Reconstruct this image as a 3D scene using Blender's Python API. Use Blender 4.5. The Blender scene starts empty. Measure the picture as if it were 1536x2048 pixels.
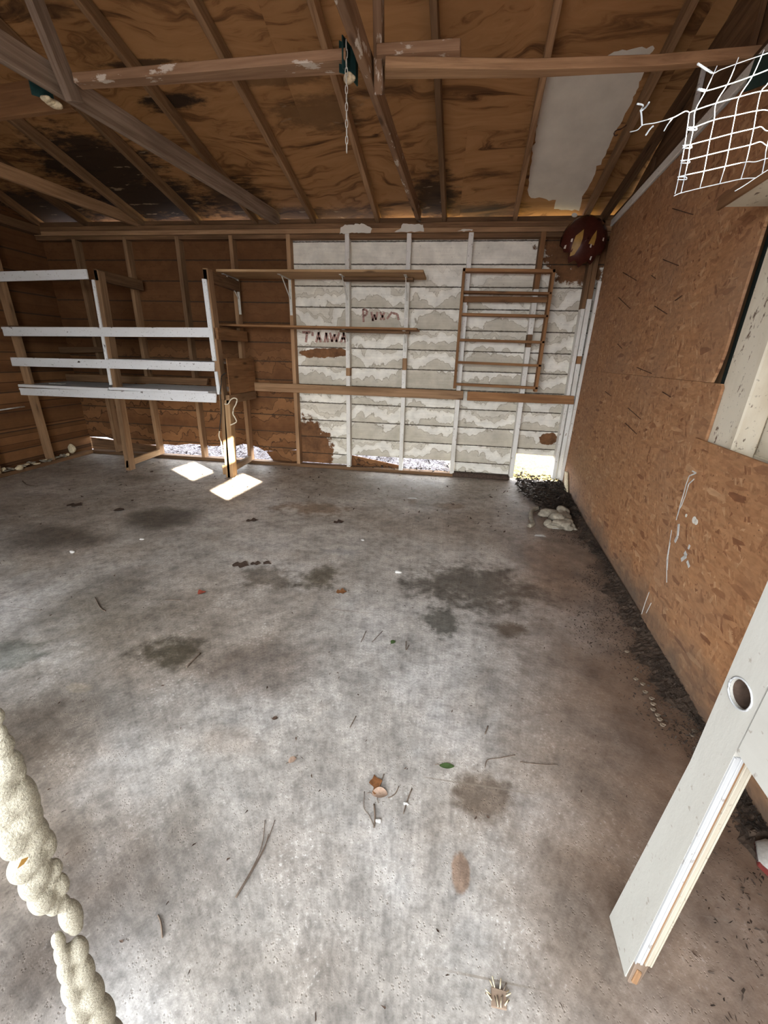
import bpy, bmesh, math, random
import numpy as np
from mathutils import Matrix, Vector

random.seed(7)
rng = np.random.default_rng(7)
SC = bpy.context.scene
COL = SC.collection

# ------------------------------------------------------------------ camera
F, CX, CY, H = 800.0, 768.0, 1024.0, 1.28
_d = np.array([-62., 2067., F]); _d /= np.linalg.norm(_d)
_w = np.array([6470., 504., -F]); _w -= _d * (_w @ _d); _w /= np.linalg.norm(_w)
_y = np.cross(-_d, _w)
if _y[2] < 0: _y = -_y
R = np.array([_w, _y, -_d])
cam_d = bpy.data.cameras.new('camera')
cam = bpy.data.objects.new('camera', cam_d); COL.objects.link(cam)
M = Matrix.Identity(4)
for i in range(3):
    M[i][0] = R[i, 0]; M[i][1] = -R[i, 1]; M[i][2] = -R[i, 2]
M[2][3] = H
cam.matrix_world = M
cam_d.sensor_fit = 'HORIZONTAL'; cam_d.sensor_width = 36.0; cam_d.lens = 36.0 * F / 1536.0
cam_d.clip_start = 0.02; cam_d.clip_end = 200
SC.camera = cam

# ------------------------------------------------------------------ light
SUN_AZ = np.array([-.80, .60]); SUN_AZ /= np.linalg.norm(SUN_AZ)
SUN_TAN = 0.435
world = bpy.data.worlds.new('world'); SC.world = world; world.use_nodes = True
wn = world.node_tree.nodes; wl = world.node_tree.links; wn.clear()
wo = wn.new('ShaderNodeOutputWorld'); wb = wn.new('ShaderNodeBackground')
wb.inputs['Color'].default_value = (0.93, 0.965, 1.0, 1); wb.inputs['Strength'].default_value = 1.0
wl.new(wb.outputs[0], wo.inputs[0])
sd = bpy.data.lights.new('sun', 'SUN'); sd.energy = 7.0; sd.angle = math.radians(0.5); sd.color = (1.0, 0.93, 0.80)
so = bpy.data.objects.new('sun', sd); COL.objects.link(so)
so.rotation_euler = Vector((SUN_AZ[0], SUN_AZ[1], -SUN_TAN)).to_track_quat('-Z', 'Y').to_euler()
so.location = (6, -6, 6)
SC.view_settings.view_transform = 'Standard'; SC.view_settings.look = 'None'
SC.view_settings.gamma = 1.0; SC.view_settings.use_curve_mapping = False
SC.view_settings.exposure = 3.72
SC.cycles.use_denoising = True
SC.cycles.max_bounces = 10; SC.cycles.diffuse_bounces = 7
SC.cycles.sample_clamp_indirect = 6.0
def portal(name, loc, rot, sx, sy):
    l = bpy.data.lights.new(name, 'AREA'); l.shape = 'RECTANGLE'; l.size = sx; l.size_y = sy
    l.cycles.is_portal = True
    o = bpy.data.objects.new(name, l); COL.objects.link(o); o.location = loc; o.rotation_euler = rot

# ------------------------------------------------------------------ pixel -> place
YB = 4.58                        # front of the back wall's studs
CAMP = np.array([0., 0., H])
def ray(x, y): return R @ np.array([x - CX, y - CY, F])
def bw(x, y, Y=YB):
    r = ray(x, y); return CAMP + r * Y / r[1]
def fl(x, y, z=0.0):
    r = ray(x, y); return CAMP + r * (z - H) / r[2]
def atx(x, y, X):
    r = ray(x, y); return CAMP + r * X / r[0]
def atd(x, y, d): return CAMP + ray(x, y) / F * d
P0 = np.array([1.371, 4.256]); P1 = np.array([1.094, 1.322])
DV = (P1 - P0) / np.linalg.norm(P1 - P0); NV = np.array([-DV[1], DV[0]])   # right wall: along, outward
if NV[0] < 0: NV = -NV
DV3 = np.array([DV[0], DV[1], 0]); NV3 = np.array([NV[0], NV[1], 0])
def rw(x, y, off=0.0):
    r = ray(x, y); s = (NV @ P0 + off) / (NV @ r[:2]); return CAMP + r * s
def rws(s, z, off=0.0):          # s metres from the back corner towards the camera
    p = P0 + DV * s + NV * off; return np.array([p[0], p[1], z])
TH = math.tan(math.radians(17)); YR = 2.1
def roofz(y, off=0.0):
    return 2.52 + TH * (YB - (y if y > YR else 2 * YR - y)) + off
def roofp(x, y, off=0.0):
    r = ray(x, y); s = (2.52 + off + TH * YB - H) / (r[2] + TH * r[1]); return CAMP + r * s
XL = -4.47                       # face of the left wall's studs
YF = -0.45

# ------------------------------------------------------------------ mesh helpers
def A(*p): return np.array(p, float)
def unit(v): return v / np.linalg.norm(v)
def origin_of(parent):
    o = np.zeros(3)
    while parent is not None:
        o = o + np.array(parent.location); parent = parent.parent
    return o
def thing(name, loc, label, cat=None, group=None, kind=None):
    o = bpy.data.objects.new(name, None); COL.objects.link(o); o.location = tuple(loc); o.empty_display_size = .1
    return tag(o, label, cat, group, kind)
def tag(o, label=None, cat=None, group=None, kind=None):
    if label: o['label'] = label
    if cat: o['category'] = cat
    if group: o['group'] = group
    if kind: o['kind'] = kind
    return o
def mk(name, verts, faces, mat, parent=None, frame=None, smooth=False, bevel=0.0, seed=None):
    v = np.asarray(verts, float); c = v.mean(0)
    me = bpy.data.meshes.new(name)
    me.from_pydata((v - c).tolist(), [], faces)
    if bevel > 0:
        bm = bmesh.new(); bm.from_mesh(me)
        bmesh.ops.bevel(bm, geom=bm.edges[:], offset=bevel, segments=1, affect='EDGES', clamp_overlap=True)
        bm.to_mesh(me); bm.free()
    bm = bmesh.new(); bm.from_mesh(me); bmesh.ops.recalc_face_normals(bm, faces=bm.faces[:]); bm.to_mesh(me); bm.free()
    co = np.zeros(len(me.vertices) * 3); me.vertices.foreach_get('co', co); co = co.reshape(-1, 3)
    if frame is None: frame = np.eye(3)
    off = rng.random(3) * 20
    g = co @ np.array(frame).T + off
    at = me.attributes.new('gco', 'FLOAT_VECTOR', 'POINT'); at.data.foreach_set('vector', g.ravel().astype(np.float32))
    if smooth: me.polygons.foreach_set('use_smooth', [True] * len(me.polygons))
    me.materials.append(mat)
    o = bpy.data.objects.new(name, me); COL.objects.link(o)
    o.location = tuple(c - origin_of(parent)); o.parent = parent
    return o
def slab(name, poly, ext, mat, parent=None, bevel=0.003, along=None):
    p = [np.asarray(q, float) for q in poly]; n = len(p); ext = np.asarray(ext, float)
    vs = p + [q + ext for q in p]
    fs = [list(range(n)), list(range(2 * n - 1, n - 1, -1))] + [[i, i + n, (i + 1) % n + n, (i + 1) % n] for i in range(n)]
    if along is None:
        e = max(range(n), key=lambda i: np.linalg.norm(p[(i + 1) % n] - p[i])); along = p[(e + 1) % n] - p[e]
    u = unit(np.asarray(along, float)); w = unit(ext); w = unit(w - u * (w @ u)); v = np.cross(w, u)
    return mk(name, vs, fs, mat, parent, (u, v, w), bevel=bevel)
def bar(name, a, b, w, t, mat, parent=None, up=(0, 0, 1), bevel=0.003):
    a = np.asarray(a, float); b = np.asarray(b, float); u = unit(b - a); up = np.asarray(up, float)
    s = unit(np.cross(u, up)); k = np.cross(s, u)
    q = [a + s * w / 2 + k * t / 2, a - s * w / 2 + k * t / 2, a - s * w / 2 - k * t / 2, a + s * w / 2 - k * t / 2]
    return slab(name, q, b - a, mat, parent, bevel, along=b - a) if False else mk(
        name, q + [x + (b - a) for x in q],
        [[0, 1, 2, 3], [7, 6, 5, 4], [0, 4, 5, 1], [1, 5, 6, 2], [2, 6, 7, 3], [3, 7, 4, 0]], mat, parent, (u, s, k), bevel=bevel)
def tube(name, pts, r, mat, parent=None, n=6, radii=None):
    pts = [np.asarray(p, float) for p in pts]; m = len(pts); vs = []; fs = []
    up = A(0, 0, 1)
    for i, p in enumerate(pts):
        t = unit(pts[min(i + 1, m - 1)] - pts[max(i - 1, 0)])
        ref = up if abs(t @ up) < .95 else A(1, 0, 0)
        s = unit(np.cross(t, ref)); k = np.cross(s, t); rr = radii[i] if radii is not None else r
        for j in range(n):
            a = 2 * math.pi * j / n; vs.append(p + (s * math.cos(a) + k * math.sin(a)) * rr)
    for i in range(m - 1):
        for j in range(n):
            fs.append([i * n + j, i * n + (j + 1) % n, (i + 1) * n + (j + 1) % n, (i + 1) * n + j])
    fs.append(list(range(n - 1, -1, -1))); fs.append([(m - 1) * n + j for j in range(n)])
    return mk(name, vs, fs, mat, parent, smooth=True)
def smooth_path(pts, k=6):
    p = [np.asarray(q, float) for q in pts]; out = []
    for i in range(len(p) - 1):
        a = p[max(i - 1, 0)]; b = p[i]; c = p[i + 1]; d = p[min(i + 2, len(p) - 1)]
        for j in range(k):
            t = j / k
            out.append(.5 * ((2 * b) + (c - a) * t + (2 * a - 5 * b + 4 * c - d) * t * t + (-a + 3 * b - 3 * c + d) * t ** 3))
    out.append(p[-1]); return out
def jag(px, step=6, amp=1.6):
    """roughen an outline given in photograph pixels before it is laid on its plane"""
    out = []; n = len(px)
    for i in range(n):
        a = np.array(px[i], float); b = np.array(px[(i + 1) % n], float); L = np.linalg.norm(b - a); k = max(1, int(L / step))
        for j in range(k):
            q = a + (b - a) * j / k
            out.append(tuple(q + (rng.normal(0, amp, 2) if j else 0)))
    return out
def lump(name, centre, rad, mat, parent=None, noise=.3, sub=3, seed=0, flat=1.0):
    bm = bmesh.new(); bmesh.ops.create_icosphere(bm, subdivisions=sub, radius=1.0)
    rs = np.random.default_rng(seed); ph = rs.random((5, 3)) * 6.28; fr = rs.normal(0, 1.7, (5, 3))
    vs = []
    for v in bm.verts:
        p = np.array(v.co); k = 1 + noise * sum(math.sin(fr[i] @ p + ph[i, 0]) for i in range(5)) / 2.2
        vs.append(centre + p * np.asarray(rad) * k * A(1, 1, flat))
    fs = [[v.index for v in f.verts] for f in bm.faces]; bm.free()
    return mk(name, vs, fs, mat, parent, smooth=True)

# ------------------------------------------------------------------ materials
class NT:
    def __init__(s, name, rough=.85):
        s.m = bpy.data.materials.new(name); s.m.use_nodes = True; s.t = s.m.node_tree
        s.b = s.t.nodes['Principled BSDF']; s.b.inputs['Roughness'].default_value = rough
        s.b.inputs['Specular IOR Level'].default_value = .25
    def n(s, typ, **kw):
        x = s.t.nodes.new(typ)
        for k, v in kw.items(): setattr(x, k, v)
        return x
    def link(s, a, b): s.t.links.new(a, b)
    def put(s, sock, v):
        if isinstance(v, (int, float)): sock.default_value = v
        elif isinstance(v, (tuple, list)): sock.default_value = tuple(v) + ((1,) if len(v) == 3 and sock.type == 'RGBA' else ())
        else: s.link(v, sock)
    def gco(s): return s.n('ShaderNodeAttribute', attribute_name='gco').outputs['Vector']
    def pos(s): return s.n('ShaderNodeNewGeometry').outputs['Position']
    def map(s, v, scale=(1, 1, 1), loc=(0, 0, 0), rot=(0, 0, 0)):
        x = s.n('ShaderNodeMapping'); s.put(x.inputs['Vector'], v); x.inputs['Scale'].default_value = scale
        x.inputs['Location'].default_value = loc; x.inputs['Rotation'].default_value = rot; return x.outputs[0]
    def noise(s, v, scale=5, detail=4, rough=.55, dist=0.0, col=False):
        x = s.n('ShaderNodeTexNoise'); s.put(x.inputs['Vector'], v); x.inputs['Scale'].default_value = scale
        x.inputs['Detail'].default_value = detail; x.inputs['Roughness'].default_value = rough; x.inputs['Distortion'].default_value = dist
        return x.outputs['Color' if col else 'Fac']
    def ramp(s, f, *st, interp='LINEAR'):
        x = s.n('ShaderNodeValToRGB'); s.put(x.inputs[0], f); e = x.color_ramp.elements; x.color_ramp.interpolation = interp
        while len(e) < len(st): e.new(.5)
        for i, (p, c) in enumerate(st):
            e[i].position = p; e[i].color = ((c, c, c, 1) if isinstance(c, (int, float)) else tuple(c) + (1,))
        return x.outputs[0]
    def mix(s, f, a, b, mode='MIX'):
        x = s.n('ShaderNodeMix', data_type='RGBA', blend_type=mode); s.put(x.inputs[0], f); s.put(x.inputs[6], a); s.put(x.inputs[7], b)
        return x.outputs[2]
    def math(s, op, a, b=0.0, c=0.0, clamp=False):
        x = s.n('ShaderNodeMath', operation=op); x.use_clamp = clamp; s.put(x.inputs[0], a); s.put(x.inputs[1], b); s.put(x.inputs[2], c); return x.outputs[0]
    def sep(s, v):
        x = s.n('ShaderNodeSeparateXYZ'); s.put(x.inputs[0], v); return x.outputs
    def vadd(s, a, b, op='ADD'):
        x = s.n('ShaderNodeVectorMath', operation=op); s.put(x.inputs[0], a); s.put(x.inputs[1], b); return x.outputs[0]
    def vlen(s, a):
        x = s.n('ShaderNodeVectorMath', operation='LENGTH'); s.put(x.inputs[0], a); return x.outputs['Value']
    def rnd(s): return s.n('ShaderNodeObjectInfo').outputs['Random']
    def blob(s, v, c, r, rot=0.0, wob=None, soft=.45):     # 1 inside an ellipse (in the first two axes) with a wobbly edge
        m = s.map(v, (1, 1, 0), (-c[0], -c[1], 0))
        m2 = s.map(m, (1 / r[0], 1 / r[1], 0), rot=(0, 0, 0)) if not rot else s.map(s.map(m, rot=(0, 0, -rot)), (1 / r[0], 1 / r[1], 0))
        d = s.vlen(m2)
        if wob is not None: d = s.math('ADD', d, wob)
        x = s.n('ShaderNodeMapRange', interpolation_type='SMOOTHSTEP'); s.put(x.inputs[0], d)
        x.inputs[1].default_value = 1 + soft; x.inputs[2].default_value = 1 - soft; x.inputs[3].default_value = 0; x.inputs[4].default_value = 1
        return x.outputs[0]
    def col(s, c): s.put(s.b.inputs['Base Color'], c)
    def bump(s, h, strength=.3, dist=.01):
        x = s.n('ShaderNodeBump'); s.put(x.inputs['Height'], h); x.inputs['Strength'].default_value = strength; x.inputs['Distance'].default_value = dist
        s.link(x.outputs[0], s.b.inputs['Normal'])

def wood_mat(name, light, dark, paint=0.0, paintcol=(.6, .57, .5), var=.35):
    s = NT(name); g = s.gco()
    a = s.noise(s.map(g, (2.0, 38, 38)), 1.0, 7, .62, .6)
    b = s.noise(s.map(g, (1.2, 5, 5)), 1.0, 4)
    c = s.ramp(a, (.32, dark), (.62, light))
    c = s.mix(s.ramp(b, (.42, 0.0), (.7, .65)), c, tuple(x * .55 for x in dark))
    r = s.rnd(); k = s.math('MULTIPLY_ADD', r, var * 2, 1 - var)
    c = s.mix(1.0, c, s.ramp(r, (0, 1 - var), (1, 1 + var * .3)), 'MULTIPLY')
    kn = s.n('ShaderNodeTexVoronoi'); s.put(kn.inputs['Vector'], s.map(g, (2.2, 9, 9))); kn.inputs['Scale'].default_value = 1.0
    c = s.mix(s.ramp(kn.outputs['Distance'], (.06, .8), (.15, 0.0)), c, tuple(x * .3 for x in dark))
    if paint > 0:
        pm = s.noise(s.map(g, (6, 14, 14)), 1.0, 6, .65)
        c = s.mix(s.ramp(pm, (1 - paint, 0.0), (1 - paint + .04, 1.0)), c, paintcol)
    s.col(c); s.bump(a, .35, .004); return s.m

def white_mat(name, base=(.72, .70, .65), chip=.33, under=(.20, .11, .06), dirt=(.42, .37, .29), dirtamt=.5):
    s = NT(name, .7); g = s.gco()
    n1 = s.noise(s.map(g, (3, 9, 9)), 1.0, 5)
    c = s.mix(s.ramp(n1, (.42, 0.0), (.75, dirtamt)), base, dirt)
    n2 = s.noise(s.map(g, (14, 30, 30)), 1.0, 6, .65)
    c = s.mix(s.ramp(n2, (chip - .02, 1.0), (chip + .015, 0.0)), c, under)
    n3 = s.noise(s.map(g, (60, 60, 60)), 1.0, 3)
    c = s.mix(s.ramp(n3, (.30, .55), (.36, 0.0)), c, (.16, .13, .10))
    s.col(c); s.bump(n2, .25, .003); return s.m

def plain(name, col, rough=.8, metal=0.0, nscale=30, amt=.35, bump=.2, pos=False):
    s = NT(name, rough); g = s.pos() if pos else s.gco(); n = s.noise(g, nscale, 5, .6)
    s.col(s.mix(1.0, col, s.ramp(n, (.3, 1 - amt), (.7, 1 + amt * .4)), 'MULTIPLY')); s.b.inputs['Metallic'].default_value = metal
    s.bump(n, bump, .004); return s.m

WOOD = wood_mat('raw_wood', (.43, .262, .142), (.26, .148, .075))
WOOD_D = wood_mat('dark_wood', (.25, .14, .07), (.12, .065, .032))
WOOD_Y = wood_mat('pine_wood', (.46, .30, .16), (.30, .17, .08))
WOOD_O = wood_mat('orange_wood', (.33, .17, .075), (.20, .095, .04))
WOOD_P = wood_mat('paint_flecked_wood', (.36, .22, .13), (.22, .12, .065), paint=.42, paintcol=(.55, .48, .40))
WOOD_G = wood_mat('weathered_wood', (.33, .25, .19), (.18, .12, .08))
WHITE = white_mat('white_paint')
WHITE_SH = white_mat('shelf_white_paint', (.76, .77, .78), .345, (.07, .055, .045), (.55, .54, .50), .35)
WHITE_W = white_mat('weathered_white_paint', (.66, .60, .48), .36, (.16, .11, .08), (.48, .40, .28), .8)
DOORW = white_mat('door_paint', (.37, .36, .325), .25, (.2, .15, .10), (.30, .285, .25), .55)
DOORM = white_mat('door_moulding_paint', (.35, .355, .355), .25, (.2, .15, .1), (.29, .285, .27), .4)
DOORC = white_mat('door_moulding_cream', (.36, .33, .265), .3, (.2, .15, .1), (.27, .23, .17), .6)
PAINT = plain('white_paint_patch', (.70, .665, .58), .8, 0, 5, .12)

def siding_mat(name, white, base):
    s = NT(name); p = s.pos(); g = s.gco(); x, y, z = s.sep(p)[0:3]
    rowf = s.math('MULTIPLY', s.math('SUBTRACT', z, base), 5.0)
    t = s.math('FRACT', rowf); row = s.math('FLOOR', rowf)
    wn_ = s.n('ShaderNodeTexWhiteNoise', noise_dimensions='1D'); s.put(wn_.inputs['W'], row); rr = s.sep(wn_.outputs['Color'])
    q = s.n('ShaderNodeCombineXYZ'); s.put(q.inputs[0], x); s.put(q.inputs[1], z); s.put(q.inputs[2], s.math('MULTIPLY', row, 3.7)); q = q.outputs[0]
    vor = s.n('ShaderNodeTexVoronoi', feature='SMOOTH_F1'); s.put(vor.inputs['Vector'], s.map(q, (15, 11, 1))); vor.inputs['Scale'].default_value = 1.0; vor.inputs['Smoothness'].default_value = .05
    big = s.noise(s.map(q, (2.2, 1.0, 1)), 1.0, 2, .5)
    fr = s.noise(s.map(q, (30, 30, 1)), 1.0, 4, .6)
    v = s.math('ADD', t, s.math('MULTIPLY', vor.outputs['Distance'], .42))
    v = s.math('ADD', v, s.math('MULTIPLY', s.math('SUBTRACT', big, .5), 3.0))
    v = s.math('ADD', v, s.math('MULTIPLY', s.math('SUBTRACT', rr[0], .5), .7))
    v = s.math('ADD', v, s.math('MULTIPLY', s.math('SUBTRACT', fr, .5), .30))
    v = s.math('MULTIPLY', s.math('ADD', v, -.08), .62)
    fine = s.noise(s.map(g, (8, 8, 8)), 1.0, 6, .6); grain = s.noise(s.map(g, (3, 60, 30)), 1.0, 4, .6)
    if white:
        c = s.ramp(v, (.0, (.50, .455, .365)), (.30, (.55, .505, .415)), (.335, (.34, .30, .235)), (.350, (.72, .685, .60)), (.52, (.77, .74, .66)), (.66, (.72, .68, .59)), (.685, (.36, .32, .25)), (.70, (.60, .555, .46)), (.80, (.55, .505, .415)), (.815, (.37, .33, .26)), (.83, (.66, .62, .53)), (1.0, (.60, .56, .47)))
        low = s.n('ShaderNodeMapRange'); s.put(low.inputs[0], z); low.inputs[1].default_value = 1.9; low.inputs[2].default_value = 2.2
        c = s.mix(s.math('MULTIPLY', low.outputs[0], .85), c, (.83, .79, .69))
        wob = s.math('MULTIPLY', s.math('SUBTRACT', s.noise(s.map(q, (9, 9, 0)), 1.0, 5, .65), .5), 1.3)
        m = None
        for (a, b, r) in BARE:
            k = s.blob(q, a, b, r, wob, .06); m = k if m is None else s.math('MAXIMUM', m, k)
        c = s.mix(m, c, s.ramp(fine, (.3, (.10, .046, .02)), (.7, (.21, .10, .042))))
        hair = s.noise(s.map(q, (50, 60, 1)), 1.0, 3)
        c = s.mix(s.ramp(hair, (.27, .7), (.31, 0.0)), c, (.15, .12, .09))
    else:
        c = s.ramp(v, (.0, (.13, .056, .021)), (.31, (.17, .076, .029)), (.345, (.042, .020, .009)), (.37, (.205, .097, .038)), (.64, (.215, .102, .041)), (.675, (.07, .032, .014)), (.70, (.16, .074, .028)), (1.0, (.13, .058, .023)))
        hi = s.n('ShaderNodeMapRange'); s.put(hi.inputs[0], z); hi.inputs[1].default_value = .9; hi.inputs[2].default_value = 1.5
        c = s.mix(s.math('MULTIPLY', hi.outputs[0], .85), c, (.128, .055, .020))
    c = s.mix(1.0, c, s.ramp(fine, (.3, .82), (.7, 1.1)), 'MULTIPLY'); c = s.mix(1.0, c, s.ramp(grain, (.3, .92), (.7, 1.05)), 'MULTIPLY')
    # dark joint lines, painted into the colour as shadow lines between boards
    jt = s.math('ABSOLUTE', s.math('SUBTRACT', s.math('FRACT', s.math('ADD', rowf, .5)), .5)); jt = s.math('ADD', jt, s.math('MULTIPLY', s.math('SUBTRACT', fr, .5), .06))
    c = s.mix(s.ramp(jt, (.018, .9), (.040, 0.0)), c, (.045, .03, .018))
    s.col(c); s.bump(fine, .25, .004); return s.m

def px_xz(x, y): p = bw(x, y, YB + .09); return (p[0], p[2])
_b1 = px_xz(630, 890); _b2 = px_xz(1145, 500); _b3 = px_xz(655, 706)
_b4 = px_xz(1098, 878)
BARE = [((_b1[0] - .06, _b1[1] - .10), (.27, .40), 0), ((_b2[0] + .10, _b2[1] + .14), (.42, .42), 0), ((_b3[0] - .02, _b3[1]), (.30, .05), .05), ((_b4[0], _b4[1]), (.10, .07), 0)]
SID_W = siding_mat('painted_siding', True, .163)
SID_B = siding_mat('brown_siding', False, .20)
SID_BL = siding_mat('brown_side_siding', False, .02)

def concrete():
    s = NT('concrete', .62); p = s.pos(); x, y, z = s.sep(p)[0:3]
    n1 = s.noise(p, 1.1, 5, .6, .3); n2 = s.noise(p, 5.5, 7, .62); n3 = s.noise(p, 85, 4, .7); n4 = s.noise(p, 21, 5, .6); n5 = s.noise(s.map(p, loc=(7, 3, 0)), .8, 4, .6, .6)
    c = s.ramp(n1, (.34, (.205, .185, .165)), (.5, (.30, .283, .262)), (.66, (.385, .378, .37)))
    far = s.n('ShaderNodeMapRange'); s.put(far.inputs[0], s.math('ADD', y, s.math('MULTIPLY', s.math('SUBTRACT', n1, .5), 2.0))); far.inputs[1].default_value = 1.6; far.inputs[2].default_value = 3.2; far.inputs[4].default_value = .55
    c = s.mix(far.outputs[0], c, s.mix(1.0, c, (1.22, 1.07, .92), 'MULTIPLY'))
    c = s.mix(s.ramp(n5, (.45, 0.0), (.62, .6)), c, (.235, .19, .148))
    c = s.mix(1.0, c, s.ramp(n2, (.30, .66), (.5, 1.0), (.68, 1.22)), 'MULTIPLY')
    c = s.mix(1.0, c, s.ramp(n4, (.34, .72), (.5, 1.0), (.64, 1.18)), 'MULTIPLY')
    c = s.mix(1.0, c, s.ramp(n3, (.30, .70), (.5, 1.0), (.68, 1.22)), 'MULTIPLY')
    pit = s.n('ShaderNodeTexVoronoi'); s.put(pit.inputs['Vector'], p); pit.inputs['Scale'].default_value = 120; pm = s.math('MULTIPLY', s.ramp(pit.outputs['Distance'], (.14, 1.0), (.30, 0.0)), s.ramp(n4, (.48, 0.0), (.60, .6)))
    c = s.mix(pm, c, (.17, .145, .12))
    lightp = s.math('MULTIPLY', s.ramp(n3, (.58, 0.0), (.66, .8)), s.ramp(n2, (.5, 0.0), (.6, 1.0)))
    c = s.mix(lightp, c, (.54, .53, .52))
    wob = s.math('ADD', s.math('MULTIPLY', s.math('SUBTRACT', n2, .5), 2.6), s.math('MULTIPLY', s.math('SUBTRACT', n4, .5), 1.0))
    wob2 = s.math('MULTIPLY', s.math('SUBTRACT', n1, .5), 2.2)
    for (cx, cy, ex, ey, k, tint, soft) in STAINS_AND_SHADE:
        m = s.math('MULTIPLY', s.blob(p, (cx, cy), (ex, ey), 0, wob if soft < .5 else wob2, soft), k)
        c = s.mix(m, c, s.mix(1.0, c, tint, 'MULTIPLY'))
    # earth washed in along the right wall
    dw = s.math('SUBTRACT', s.math('ADD', s.math('MULTIPLY', x, -NV[0]), s.math('MULTIPLY', y, -NV[1])), -float(NV @ P0))
    dw = s.math('ADD', dw, s.math('MULTIPLY', s.math('SUBTRACT', n1, .5), .55))
    c = s.mix(s.ramp(dw, (.05, .92), (.35, .55), (.85, .0)), c, s.ramp(n2, (.3, (.085, .05, .032)), (.7, (.21, .135, .088))))
    for (sc, rt, of) in ((1.1, .7, 0), (1.3, -.9, 5), (.9, 1.5, 9)):          # fine scratches
        ln = s.noise(s.map(p, (.7 * sc, 60 * sc, 1), loc=(of, of, 0), rot=(0, 0, rt)), 1.0, 1, .4); gt = s.noise(s.map(p, loc=(of, 2 * of, 0)), 2.2, 2)
        c = s.mix(s.math('MULTIPLY', s.ramp(ln, (.215, .8), (.235, 0.0)), s.ramp(gt, (.5, 0.0), (.58, .8))), c, (.19, .16, .13))
    specks = s.noise(p, 95, 2, .5)
    c = s.mix(s.ramp(specks, (.24, .8), (.29, 0.0)), c, (.10, .085, .07))
    s.col(c)
    hgt = s.math('ADD', s.math('MULTIPLY', n3, .25), s.math('SUBTRACT', s.math('MULTIPLY', n4, .6), pm))
    s.bump(hgt, .35, .006); return s.m

def st(px, py, rx, ry, k, tint=(.42, .40, .36), soft=.45):
    a = fl(px, py); b = fl(px + rx, py); c = fl(px, py + ry); d = fl(px, py - ry)
    return (float(a[0]), float(a[1]), abs(float(b[0] - a[0])), abs(float(d[1] - c[1])) / 2, k, tint, soft)
STAINS_AND_SHADE = [st(880, 1243, 36, 26, 1.0, (.33, .33, .31), .35), st(642, 1156, 36, 21, 1.0, (.38, .36, .31)), st(335, 1303, 62, 36, 1.0, (.33, .32, .27)),
          st(535, 1155, 48, 24, .9, (.45, .42, .38)), st(950, 1172, 115, 40, 1.0, (.36, .34, .31)), st(1020, 1258, 28, 15, 1.0, (.4, .37, .33)), st(95, 1075, 110, 26, .8, (.30, .27, .24), .5),
          st(330, 1035, 75, 22, 1.0, (.36, .34, .31), .5), st(520, 1340, 95, 62, .8, (.52, .47, .44), .5), st(962, 1590, 52, 46, .95, (.50, .43, .37), .4),
          st(170, 1230, 190, 80, .85, (.52, .48, .42), .7), st(40, 1480, 210, 170, 1.0, (.36, .33, .30), .7), st(200, 1780, 190, 190, 1.0, (.40, .37, .35), .7), st(60, 1950, 150, 140, 1.0, (.38, .355, .34), .7), st(1180, 1480, 120, 200, .6, (.62, .54, .47), .7), st(1180, 1850, 120, 160, .6, (.66, .60, .55), .7), st(30, 1310, 60, 30, .7, (.42, .46, .42), .4), st(150, 1640, 160, 130, .7, (.58, .54, .50), .7),  # wide near-left entries: brown stain plus shade beside the doorway, painted in
          st(350, 1640, 70, 70, .4, (.66, .62, .57), .6), st(630, 1018, 70, 11, .7, (.62, .46, .32), .4), st(900, 1012, 28, 7, .7, (.62, .48, .36), .4),
          st(920, 1745, 15, 34, .8, (.80, .55, .40), .25), st(155, 1376, 26, 11, .8, (1.35, 1.32, 1.22), .2), st(260, 960, 70, 8, .4, (.6, .56, .5), .5),
          st(680, 1104, 36, 9, .6, (.70, .74, .80), .3), st(870, 1050, 150, 30, .45, (.74, .66, .58), .6), st(540, 1940, 120, 60, .35, (.76, .71, .66), .6),
          st(1110, 1700, 90, 130, .35, (.78, .70, .64), .6), st(330, 1930, 60, 90, .35, (.75, .72, .68), .6), st(460, 1480, 70, 30, .35, (.74, .62, .52), .5),
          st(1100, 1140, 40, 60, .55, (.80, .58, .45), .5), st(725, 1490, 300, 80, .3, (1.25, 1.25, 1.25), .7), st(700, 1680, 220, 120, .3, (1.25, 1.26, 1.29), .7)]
CONC = concrete()

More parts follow.
